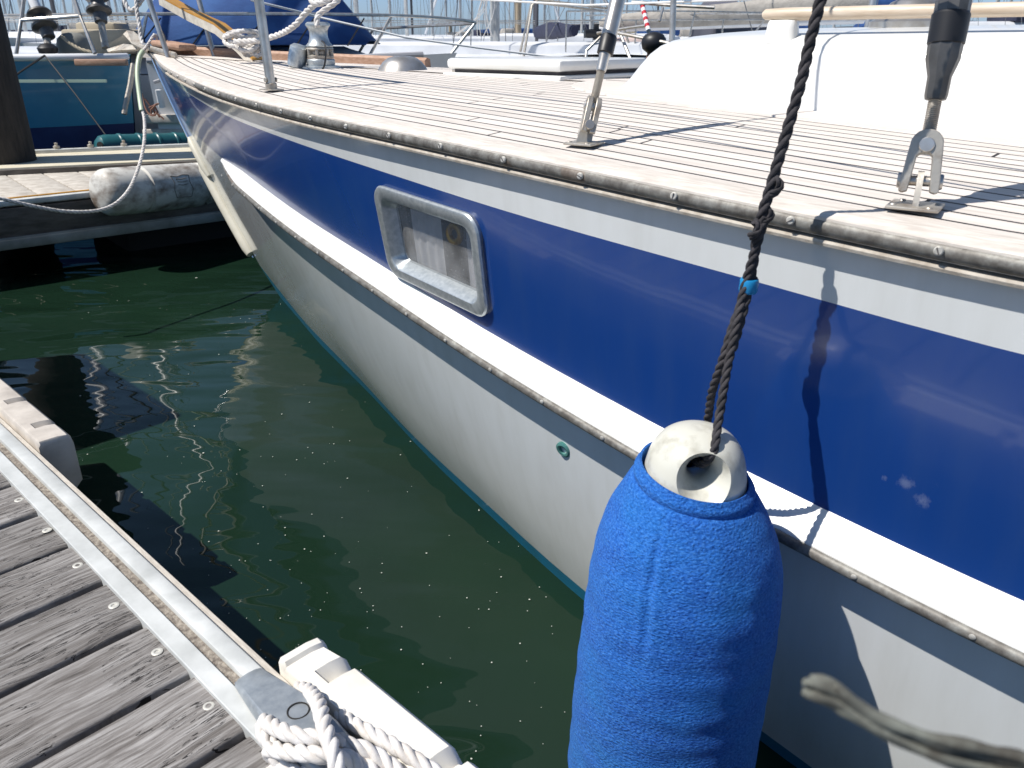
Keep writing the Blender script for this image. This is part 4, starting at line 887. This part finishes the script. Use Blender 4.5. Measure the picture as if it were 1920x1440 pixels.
# ================================================================ neighbouring boats
def boat_hull(mb, L, Bm, fb, side_cols, sheer=.15, trans=.75, nst=22, over=.10, flare=.12):
    """bow towards +X, origin amidships on the water"""
    rows = []; zs = [-.3, 0, .08, fb * .45, fb * .80, fb * .88, fb]
    for i in range(nst + 1):
        s = i / nst
        w = (1 - max(0, (s - .35) / .65) ** 2.2) * (trans + (1 - trans) * min(1, s / .35)); w = max(.012, w)
        r = []
        for k, z in enumerate(zs):
            zf = max(0, z / fb); ww = w * Bm / 2 * (1 - flare * (1 - zf)); x = -L / 2 + s * L * (1 - over * (1 - zf)); zz = z + (sheer * (s ** 2) * zf)
            r.append(Vector((x, ww, zz)))
        rows.append(r)
    for sg in (1, -1):
        rr_ = [[Vector((p.x, p.y * sg, p.z)) for p in r] for r in rows]
        if sg < 0: rr_ = [r[::-1] for r in rr_]
        n0 = len(mb.f); mb.grid(rr_); m = len(zs) - 1
        for i in range(nst):
            for j in range(m): mb.m[n0 + i * m + j] = side_cols[j if sg > 0 else m - 1 - j]
    t = [r for r in rows[0]]; n = len(t); mb.add(t + [Vector((p.x, -p.y, p.z)) for p in t], [(i, i + 1, n + i + 1, n + i) for i in range(n - 1)], side_cols[3])
    dk = []
    for r in rows:
        p = r[-1]; dk.append([Vector((p.x, p.y * q, p.z - .004 + .05 * (1 - q * q) * min(1, p.y))) for q in (-1, -.6, -.2, .2, .6, 1)])
    mb.grid(dk, side_cols[-1]); return rows
def cabin(mb, x0, x1, w0, w1, z0, h, mi=0):
    rows = []
    for k, (ins, dz) in enumerate(((0, 0), (.03, h * .75), (.10, h * .97), (.30, h * 1.04))):
        P = []
        for a, wd in ((x0 + ins, w0), (x1 - ins * 2.2 - .25, w1), (x1 - ins * 3, w1 * .5)): P.append((a, wd / 2 - ins))
        P = P + [(a, -b) for a, b in P[::-1]]; rows.append([Vector((a, b, z0 + dz)) for a, b in P])
    mb.grid(rows, mi, close=True); n = 6; mb.f.append(tuple(len(mb.v) - n + i for i in range(n))); mb.m.append(mi)
def rig(root, x, z, h, r, mat, boomcol=None, L=8, boomz=1.0, spread=True, fb=1.1):
    mb = MB(); mb.tube([(x, 0, z - .05), (x, 0, z + h)], r, 8, sx=.75); m = mb.build('mast', mat, root)
    mb = MB()
    for p, q in (((x, 0, z + h), (L / 2 - .2, 0, fb)), ((x, 0, z + h), (-L / 2 + .1, 0, fb)), ((x, 0, z + h * .9), (x - .1, L * .14, fb)), ((x, 0, z + h * .9), (x - .1, -L * .14, fb)), ((x, 0, z + h * .5), (x - .4, L * .14, fb)), ((x, 0, z + h * .5), (x - .4, -L * .14, fb))): mb.tube([p, q], max(.006, r * .10), 4)
    mb.build('rigging', WIREM, root)
    if boomcol:
        mb = MB(); mb.tube([(x - .1, 0, z + boomz), (x - L * .18, 0, z + boomz + .03), (x - L * .38, 0, z + boomz)], [.13, .17, .09], 8, sx=.8); mb.build('sail_cover', boomcol, root)
def railing(root, pts, r=.012, name='guard_rail', mat=None, legs=None, zdeck=1.0):
    mb = MB(); mb.tube(pts, r, 6)
    for p in (legs or []): mb.tube([p, (p[0], p[1], zdeck)] if len(p) == 3 else [p[:3], p[3:]], r, 6)
    return mb.build(name, mat or STEEL, root)

# N1: white yacht with the blue tent cover, close behind the bow, its bow to the right
n1 = empty('moored_yacht', 'white yacht under a big blue canvas tent, pulpit pointing right, just behind the foredeck', 'sailing yacht', None, (-4.6, 9.6, 0), R(4))
mb = MB(); boat_hull(mb, 8.6, 2.7, .86, [0, 0, 0, 0, 0, 0], .05); mb.build('hull', BKW, n1, 40)
mb = MB(); rows = []
for ins, z_ in ((0, .89), (.12, .97), (.28, 1.06), (.48, 1.11), (.75, 1.135)):
    P_ = [(-2.6, 1.1 - ins), (.8, 1.12 - ins), (1.8, .98 - ins * .9), (2.7, .62 - ins * .7), (3.15 - ins * .8, max(.02, .2 - ins * .2))]; P_ += [(a, -b) for a, b in P_[::-1]]; rows.append([Vector((a, b, z_)) for a, b in P_])
mb.grid(rows, close=True); mb.f.append(tuple(len(mb.v) - 10 + i for i in range(10))); mb.m.append(0); mb.build('coachroof', BKW, n1, 60)
p0 = PY(300, -60, 10) ; 
mb = MB(); rows = []
for x, rz_, hw in ((.70, 1.3, .9), (.9, 2.0, 1.0), (1.5, 2.15, 1.1), (2.1, 2.2, 1.0), (2.45, 1.95, .9), (3.05, 1.20, .8)):
    rows.append([Vector((x + .0, -hw - .12, 1.16)), Vector((x, -hw * .6, 1.16 + (rz_ - 1.16) * .5 + .03 * math.sin(x * 7))), Vector((x, 0, rz_)), Vector((x, hw * .6, 1.16 + (rz_ - 1.16) * .5)), Vector((x, hw + .12, 1.16))])
mb.grid(rows); o = mb.build('tent_cover', CANV, n1, 30); o.modifiers.new('s', 'SOLIDIFY').thickness = .01
for k in range(5):
    mb = MB(); x = .9 + k * .5; mb.tube([(x, -1.24, 1.15), (x + .15, -.95, 1.4)], .008, 5); mb.build('cover_tie', BLKR, n1)
top = [(-1.0, -1.22, 1.40), (1.0, -1.18, 1.43), (2.6, -.85, 1.44), (3.6, -.42, 1.43), (4.2, 0, 1.38), (3.6, .42, 1.35), (2.6, .85, 1.31), (1.4, 1.1, 1.27)]
railing(n1, spline([Vector(p) for p in top], 5), .016, 'pulpit', STEEL, [(-1.0, -1.22, 1.40, -1.0, -1.25, .90), (1.0, -1.18, 1.43, .8, -1.2, .90), (3.3, -.55, 1.435, 2.95, -.6, .90), (4.2, 0, 1.38, 3.8, -.1, .92), (3.0, .66, 1.33, 2.7, .7, .92)])
mb = MB(); mb.box(Vector((1.9, 0, 1.15)), (.5, .5, .04), None, 0, .01); mb.build('hatch', DKCANV, n1)
# N2: white yacht with a stout mast and ropes
n2 = empty('moored_yacht', 'white yacht with a stout pale mast hung with ropes, behind the forehatch', 'sailing yacht', None, (-.35, 15.5, 0), R(-12))
mb = MB(); boat_hull(mb, 9.5, 2.9, .93, [0, 0, 0, 0, 0, 0], .05); mb.build('hull', BKW, n2, 40)
mb = MB(); cabin(mb, -3, 3.2, 1.9, 1.0, .95, .22); mb.build('coachroof', BKW, n2, 40)
rig(n2, .05, 1.1, 11, .085, MASTM, None, 9.5)
mb = MB(); random.seed(9)
for k in range(9): mb.tube(spline([(random.uniform(-.12, .12), -.1, 2.4), (random.uniform(-.2, .1), -.15, 1.7), (random.uniform(-.8, .35), -.2, 1.25)], 4), .006, 4)
mb.build('halyards', WHTROPE, n2)
railing(n2, spline([Vector(p) for p in ((1.5, -1.2, 1.62), (3.5, -.7, 1.62), (4.7, 0, 1.6), (3.5, .7, 1.62), (1.5, 1.2, 1.62))], 5), .013, 'pulpit', STEEL, [(3.5, -.7, 1.62, 3.4, -.7, 1.02), (4.7, 0, 1.6, 4.3, 0, 1.04), (1.5, -1.2, 1.62, 1.5, -1.2, 1.02)])
# N3: stern arch with wheel
n3 = empty('moored_yacht', 'yacht with stern arch, steering wheel and beige seat backs, behind the hatch', 'sailing yacht', None, (.75, 18, 0), R(100))
mb = MB(); boat_hull(mb, 9, 2.8, .95, [0, 0, 0, 0, 0, 0], .05); mb.build('hull', BKW, n3, 40)
mb = MB(); mb.tube([(-3.6, 1.2, .95), (-3.5, 1.05, 1.72), (-3.5, .95, 1.80), (-3.5, -.4, 1.66), (-3.6, -.65, 1.0)], .022, 6); mb.tube([(-3.2, 1.2, .95), (-3.2, 1.0, 1.78), (-3.2, -.3, 1.64), (-3.3, -.5, 1.0)], .022, 6); mb.build('stern_arch', STEELD, n3)
mb = MB(); mb.tube([Vector((-2.9, -.35 + .17 * math.cos(t), 1.05 + .17 * math.sin(t))) for t in [2 * math.pi * i / 24 for i in range(25)]], .012, 6)
for k in range(3): t = k * math.pi / 3; mb.tube([Vector((-2.9, -.35 + .17 * math.cos(t), 1.05 + .17 * math.sin(t))), Vector((-2.9, -.35 - .17 * math.cos(t), 1.05 - .17 * math.sin(t)))], .006, 5)
mb.build('steering_wheel', CHROME, n3)
mb = MB(); mb.box(Vector((-3.0, -.60, 1.03)), (.3, .22, .24), None, 0, .05); mb.build('seat_back', M('cream_seat', (.56, .56, .44), None, rough=.7), n3)
mb = MB(); mb.tube([(-3.3, -.1, 1.2), (-3.3, -.1, 1.45)], .05, 8); mb.tube([(-3.3, -.18, 1.3), (-3.3, .1, 1.3)], .07, 8); mb.build('outboard', BLKR, n3)
rig(n3, 1.2, 1.0, 10, .05, MASTD, DKCANV, 9, .35)
# N4: boom with grey-beige cover
n4 = empty('moored_yacht', 'white yacht with a long beige sail cover on its boom, behind the foremost shroud', 'sailing yacht', None, (4.6, 15.4, 0), R(172))
mb = MB(); boat_hull(mb, 8.5, 2.7, .95, [0, 0, 0, 0, 0, 0], .05); mb.build('hull', BKW, n4, 40)
mb = MB(); cabin(mb, -2.5, 2.8, 1.8, 1.0, .97, .16); mb.build('coachroof', BKW, n4, 40)
rig(n4, -1.6, 1.0, 10, .06, MASTM, None, 8.5)
mb = MB(); mb.tube([Vector((3.05, 0, 1.45)), Vector((2.9, 0, 1.48)), Vector((1.5, 0, 1.56)), Vector((0, 0, 1.66)), Vector((-1.5, 0, 1.78))], [.07, .13, .17, .21, .24], 12, sx=.7); mb.build('sail_cover', GREYC, n4)
mb = MB(); mb.tube([Vector((3.15, 0, 1.38)), Vector((-1.5, 0, 1.52))], .06, 10); mb.build('boom', BKW, n4)
mb = MB(); mb.box(Vector((2.6, .5, 1.13)), (.75, .7, .22), None, 0, .1); mb.build('rolled_sail', M('pinkish_cloth', (.58, .46, .42), None, rough=.9), n4)
railing(n4, [Vector(p) for p in ((3.9, -1.1, 1.5), (3.9, 1.1, 1.5), (1, 1.3, 1.5), (-2, 1.3, 1.5))], .013, 'pushpit', STEEL, [(3.9, 1.1, 1.5), (2.4, 1.2, 1.5), (1, 1.3, 1.5), (3.9, -1.1, 1.5)], .95)
# N5: navy covers to the right
n5 = empty('moored_yacht', 'yacht with a navy blue sail cover and dark sprayhood, behind the coachroof', 'sailing yacht', None, (7.2, 20, 0), R(186))
mb = MB(); boat_hull(mb, 9, 2.8, 1.0, [0, 0, 0, 0, 0, 0], .05); mb.build('hull', BKW, n5, 40)
mb = MB(); cabin(mb, -2.8, 2.8, 1.8, 1.0, 1.0, .28); mb.build('coachroof', BKW, n5, 40)
mb = MB(); rows = []
for x, h, w_ in ((1.5, .05, .8), (1.7, .7, .85), (2.2, .95, .9), (2.9, .98, .9), (3.0, .15, .9)): rows.append([Vector((x, -w_, 1.05)), Vector((x, -w_ * .8, 1.05 + h * .8)), Vector((x, 0, 1.05 + h)), Vector((x, w_ * .8, 1.05 + h * .8)), Vector((x, w_, 1.05))])
mb.grid(rows); mb.build('sprayhood', M('grey_sprayhood', (.12, .12, .15), None, rough=.8), n5, 30).modifiers.new('s', 'SOLIDIFY').thickness = .02
mb = MB(); mb.tube([(1.2, 0, 1.75), (-.4, 0, 1.85), (-2.4, 0, 2.0)], [.12, .26, .3], 10, sx=.8); mb.build('sail_cover', CANV, n5)
mb = MB(); mb.tube([(-.2, 1.0, 1.3), (-2.4, 1.0, 1.4)], [.25, .35], 8); mb.build('deck_cover', CANV, n5)
rig(n5, -2.5, 1.1, 11, .07, MASTM, None, 9)
n6 = empty('moored_motor_boat', 'low white motor boat with a brown and blue canopy, at the right behind the handrail', 'motor boat', None, (15.5, 27, 0), R(178))
mb = MB(); boat_hull(mb, 9, 2.9, 1.15, [0, 0, 0, 0, 0, 0], .1); mb.build('hull', BKW, n6, 40)
mb = MB(); cabin(mb, -3, 3, 2.2, 1.3, 1.15, .55); mb.build('cabin', BKW, n6, 40)
mb = MB(); mb.box(Vector((-1.0, 0, 1.95)), (3, 1.8, .5), None, 0, .1); mb.build('canopy', DKCANV, n6)
# black ball fender / outboard bag on a rail with the striped pole
pb_ = PT(1226, 78, 5.4); mb = MB(); mb.lathe([(0, -.075), (.04, -.072), (.075, -.045), (.085, -.01), (.08, .02), (.06, .045), (.02, .06), (0, .062)], (0, 0, 0), n=24); o = mb.build('mooring_buoy', BLKR); o.location = pb_
tag(o, 'round black buoy hung on a steel rail left of the coachroof', 'buoy')
mb = MB(); mb.tube([(-.02, 0, -.07), (-.045, 0, -.18), (-.05, 0, -.2)], [.02, .014, .01], 8); mb.build('strap', RUST, o)
pr0 = PT(1204, 8, 5.6); pr1 = PT(1216, 58, 5.45); sp = empty('striped_pole', 'thin red and white striped pole above the black buoy', 'pole', None, pr1)
dv_ = (pr0 - pr1)
for k in range(9):
    mb = MB(); mb.tube([dv_ * (k / 8.5), dv_ * ((k + 1) / 8.5)], .017, 10); mb.build('red_band' if k % 2 else 'white_band', REDP if k % 2 else BKW, sp)
# rails of the next berth with the buoy on them
nb = empty('guard_rail', 'steel pushpit rails of the neighbouring berth, beside the black buoy', 'railing', None, (0, 0, 0)); 
def wrail(pts, r=.013): mb = MB(); mb.tube(pts, r, 8); return mb.build('rail', STEEL, nb)
wrail([PT(1120, 62, 5.8), PT(1180, 52, 5.6), PT(1210, 48, 5.5)], .010); wrail([PT(1150, 60, 5.6), PT(1250, 80, 5.3), PT(1330, 96, 5.2)], .012); wrail([PT(1135, 0, 5.8), PT(1150, 30, 5.8), PT(1185, 118, 5.7)], .012); wrail([PT(1138, 58, 5.8), PT(1100, 95, 5.8), PT(1098, 115, 5.8)], .010)
wrail([PT(1185, 4, 5.6), PT(1260, 10, 5.5), PT(1340, 14, 5.4)], .012); wrail([PT(1243, 14, 5.5), PT(1236, 40, 5.5)], .010)

# teal boat on the left, bow towards the right
tbx = empty('moored_yacht', 'dark teal hulled yacht lying beyond the farther pontoon at the left', 'sailing yacht', None, (-6.62, 7.75, 0), R(2))
mb = MB(); boat_hull(mb, 6.3, 2.4, 1.05, [2, 2, 2, 1, 1, 1], .03, over=.02, flare=.04, nst=30); mb.build('hull', [BKW, TEALB, NAVYB], tbx, 40)
for ch in list(tbx.children):
    for p in ch.data.polygons:
        if p.center.z > 1.03 and abs(p.normal.z) > .8: p.material_index = 0

# ---- fittings of the teal boat
def T(p): q = Vector(p) - tbx.location; c, s_ = math.cos(-R(2)), math.sin(-R(2)); return Vector((q.x * c - q.y * s_, q.x * s_ + q.y * c, q.z))
mb = MB(); mb.tube([T(PT(u, v, t)) for u, v, t in ((-20, 108, 6.5), (60, 108, 6.52), (150, 107, 6.6), (210, 107, 6.7), (238, 106, 6.85))], .028, 10); mb.build('cap_rail', BKW, tbx)
mb = MB(); mb.box(T(PT(112, 152, 6.50)), (.75, .02, .022)); mb.build('pale_stripe', STRIPE, tbx)
mb = MB(); mb.box(T(PT(190, 117, 6.55)), (.42, .05, .05), None, 0, .008); mb.build('bow_platform', BROWNW, tbx)
mb = MB(); mb.tube([T(PT(u, v, 6.75)) for u, v in ((250, 120), (244, 160), (235, 200), (233, 214))], .022, 8); mb.build('bobstay', STEELD, tbx)
def furler(u0, v0, u1, v1, ub, vb, t):
    f = MB(); a = T(PT(u0, v0, t)); b = T(PT(u1, v1, t)); c = T(PT(ub, vb, t)); ax_ = (a - b).normalized()
    f.lathe([(.02, -.10), (.05, -.09), (.055, -.02), (.10, 0), (.10, .02), (.06, .03), (.05, .10), (.10, .12), (.09, .14), (.04, .16), (.03, .25)], b, ax_, 18); f.build('furling_drum', DKSTEEL, tbx)
    f = MB(); f.tube([b + ax_ * .16, a + ax_ * 5], .04, 10); f.build('furled_sail', BKW, tbx)
    f = MB(); f.tube([c, b], .03, 8); f.build('forestay_fitting', STEELD, tbx)
furler(62, 0, 84, 52, 93, 100, 6.7); furler(176, -30, 186, 22, 198, 90, 6.75)
mb = MB(); mb.tube([T(PT(u, v, 6.6)) for u, v in ((30, 104), (40, 38), (150, 30), (178, 100))], .016, 8); mb.tube([T(PT(u, v, 6.6)) for u, v in ((40, 38), (46, -10))], .016, 8); mb.tube([T(PT(u, v, 6.6)) for u, v in ((150, 30), (137, -10))], .016, 8); mb.build('pulpit', STEEL, tbx)
mb = MB(); mb.rope([T(PT(u, v, 6.7)) for u, v in ((116, 68), (130, 80), (150, 92), (172, 98))], .016, n=5, step=.02); mb.build('mooring_line', BAGM, tbx)
mb = MB(); mb.tube([T(PT(u, v, t)) for u, v, t in ((84, 104, 6.45), (140, 175, 6.42), (200, 256, 6.4))], .006, 5); mb.tube([T(PT(u, v, t)) for u, v, t in ((84, 104, 6.45), (36, 136, 6.3), (0, 165, 6.2))], .008, 5); mb.build('black_lines', BLKR, tbx)
mb = MB(); c = T(PT(90, 95, 6.65)); mb.lathe([(.0, -.03), (.07, -.02), (.08, .02), (.05, .05), (0, .06)], c, n=14); mb.build('drum_base', BLKR, tbx)
mb = MB(); c = T(PT(138, 84, 6.9)); mb.lathe([(.13, -.12), (.14, -.02), (.12, .05), (.07, .09), (0, .10)], c, n=18); mb.build('ventilator_cover', M('dull_grey_cover', (.22, .22, .20), None, rough=.7), tbx)
mb = MB(); mb.box(T(PT(205, 78, 8.0)), (.7, .5, .22), None, 0, .03); mb.box(T(PT(195, 60, 8.2)), (.4, .4, .18), None, 0, .04); mb.build('deck_locker', BAGM, tbx)
# ---- white dinghy ashore behind the bow
dg_ = empty('dinghy', 'small white ribbed dinghy lying on boards behind the yacht stem', 'dinghy', None, PT(592, 206, 7.3), R(4))
mb = MB(); boat_hull(mb, 2.6, .9, .42, [0] * 6, .06, trans=.9); mb.v = [(x, y, z + .0) for x, y, z in mb.v]; mb.build('hull', BKW, dg_, 30)
for k in range(9): mb = MB(); mb.tube([(-1.22 + .11 * k, -.425, .06), (-1.22 + .11 * k, -.44, .20)], .03, 6); mb.build('rib', BKW, dg_)
mb = MB(); mb.tube([(-1.28, -.42, .43), (.2, -.46, .44), (1.0, -.2, .47)], .025, 8); mb.tube([(-1.25, -.43, .26), (-.9, -.44, .36), (.7, -.4, .37)], .014, 6); mb.build('rubber_edge', M('grey_rubber', (.35, .35, .37), None, rough=.7), dg_)
o = MB(); c = PT(618, 216, 7.45); o.box(Vector((0, 0, .02)), (3.0, 1.1, .07), Matrix.Rotation(R(4), 3, 'Z'), 0, .01); o.box(Vector((0, -.5, -.10)), (3.0, .06, .07), Matrix.Rotation(R(4), 3, 'Z'), 0, .01)
o = o.build('dinghy_raft', PONT); o.location = c; tag(o, 'weathered low board raft under the white dinghy', 'raft')
# ---- added, unseen locker standing on the walkway left of the view; it shades the water there
o = MB(); o.box(Vector((0, 0, .45)), (.9, .55, .9), None, 0, .03); o = o.build('shade_blocker', M('dark_blocker_paint', (.05, .055, .06), None, rough=.6)); o.location = SW(2.75, -.33, .42); o.rotation_euler.z = ANG; tag(o, 'added low locker on the walkway, outside the photo at its left', 'blocker')
# ---- timber mooring piles in the distance
for u, v0, t, r_, lab in ((845, 46, 62, .13, 'thin distant timber pile beside the dark mast'), (971, 6, 30, .13, 'tall pale timber pile behind the stern arch')):
    b_ = PT(u, 78, t); mb = MB(); h_ = PT(u, v0, t).z; mb.tube([(0, 0, -.5), (0, 0, h_)], r_, 12); mb.lathe([(r_ * 1.1, 0), (r_ * 1.1, .12), (0, .13)], (0, 0, h_), n=12); o = mb.build('mooring_pile', PINEW); o.location = (b_.x, b_.y, 0); tag(o, lab, 'pile')
# ---- the crowd of moored yachts beyond
random.seed(31)
COVS = [DKCANV, CANV, GREYC, None, None, BAGM, None, DKCANV]
spots = []
for u, y, r_, c in ((22, 34, .05, 1), (52, 26, .06, 4), (70, 45, .06, 0), (112, 30, .08, 6), (133, 38, .06, 2), (152, 24, .05, 4), (215, 28, .09, 5), (228, 50, .07, 1), (243, 36, .06, 4), (672, 30, .09, 0), (700, 44, .07, 4), (734, 36, .05, 3), (764, 33, .08, 0), (774, 52, .07, 4), (812, 27, .045, 7), (838, 60, .07, 2), (864, 32, .05, 4), (886, 48, .07, 3),
                    (1003, 30, .085, 0), (1020, 55, .07, 1), (1046, 40, .05, 4), (1090, 33, .07, 5), (1108, 26, .065, 4), (1146, 48, .08, 0), (1172, 62, .08, 4), (1325, 36, .08, 1), (1372, 42, .05, 0), (1380, 60, .08, 4), (1455, 55, .08, 1), (1560, 48, .08, 2), (1640, 60, .07, 4), (1855, 38, .09, 0), (1880, 55, .08, 7), (1905, 46, .07, 1), (180, 62, .08, 4), (95, 70, .08, 0), (35, 56, .06, 4), (955, 66, .07, 4), (1230, 44, .07, 2), (1290, 58, .08, 0)):
    spots.append((u, y, r_, c))
protos = {}
for i, (u, y, r_, c) in enumerate(spots):
    p = PY(u, 75, y); Ls = random.uniform(8, 12); col = c
    lab = 'distant moored yacht with a bare mast, one of the crowd across the harbour'
    root = empty('moored_yacht', lab, 'sailing yacht', 'distant yachts crowding the far side of the harbour', (p.x, p.y, 0), R(random.choice([0, 180, 20, 200, 90, 270, 160]) + random.uniform(-8, 8)))
    mb = MB(); hc_ = random.choice([BKW, BKW, BKW, TEALB, NAVYB]); boat_hull(mb, Ls, Ls * .3, random.uniform(.95, 1.2), [0] * 5 + [1], .15, nst=10); mb.build('hull', [hc_, BKW], root, 40)
    mb = MB(); cabin(mb, -Ls * .3, Ls * .28, Ls * .2, Ls * .1, 1.05, random.uniform(.2, .36)); mb.build('coachroof', BKW, root, 40)
    x0_ = 0; rig(root, x0_, 1.3, random.uniform(10, 15), r_, MASTD if i % 5 == 3 else MASTM, COVS[col] if y > 34 else None, Ls, random.uniform(.25, .55))
    if random.random() < .6:
        mb = MB(); z_ = random.uniform(4, 6); mb.tube([(0, -1, z_), (0, 1, z_)], .03, 5); mb.build('spreaders', MASTM, root)
    if random.random() < .25:
        mb = MB(); mb.tube([(Ls / 2 - .3, 0, 1.4), (0.2, 0, 11)], .05, 6); mb.build('furled_sail', BKW, root)
    if random.random() < .35 and y > 40:
        mb = MB(); mb.box(Vector((-Ls * .22, 0, 1.6)), (1.1, Ls * .2, .5), None, 0, .15); mb.build('sprayhood', random.choice([DKCANV, CANV, GREYC, REDM]), root)
    if y < 30: railing(root, [Vector((-Ls / 2 + .2, -1, 1.7)), Vector((-Ls / 2 + .1, 1, 1.7)), Vector((0, Ls * .14, 1.7)), Vector((Ls / 2 - .1, 0, 1.75)), Vector((0, -Ls * .14, 1.7)), Vector((-Ls / 2 + .2, -1, 1.7))], .010)
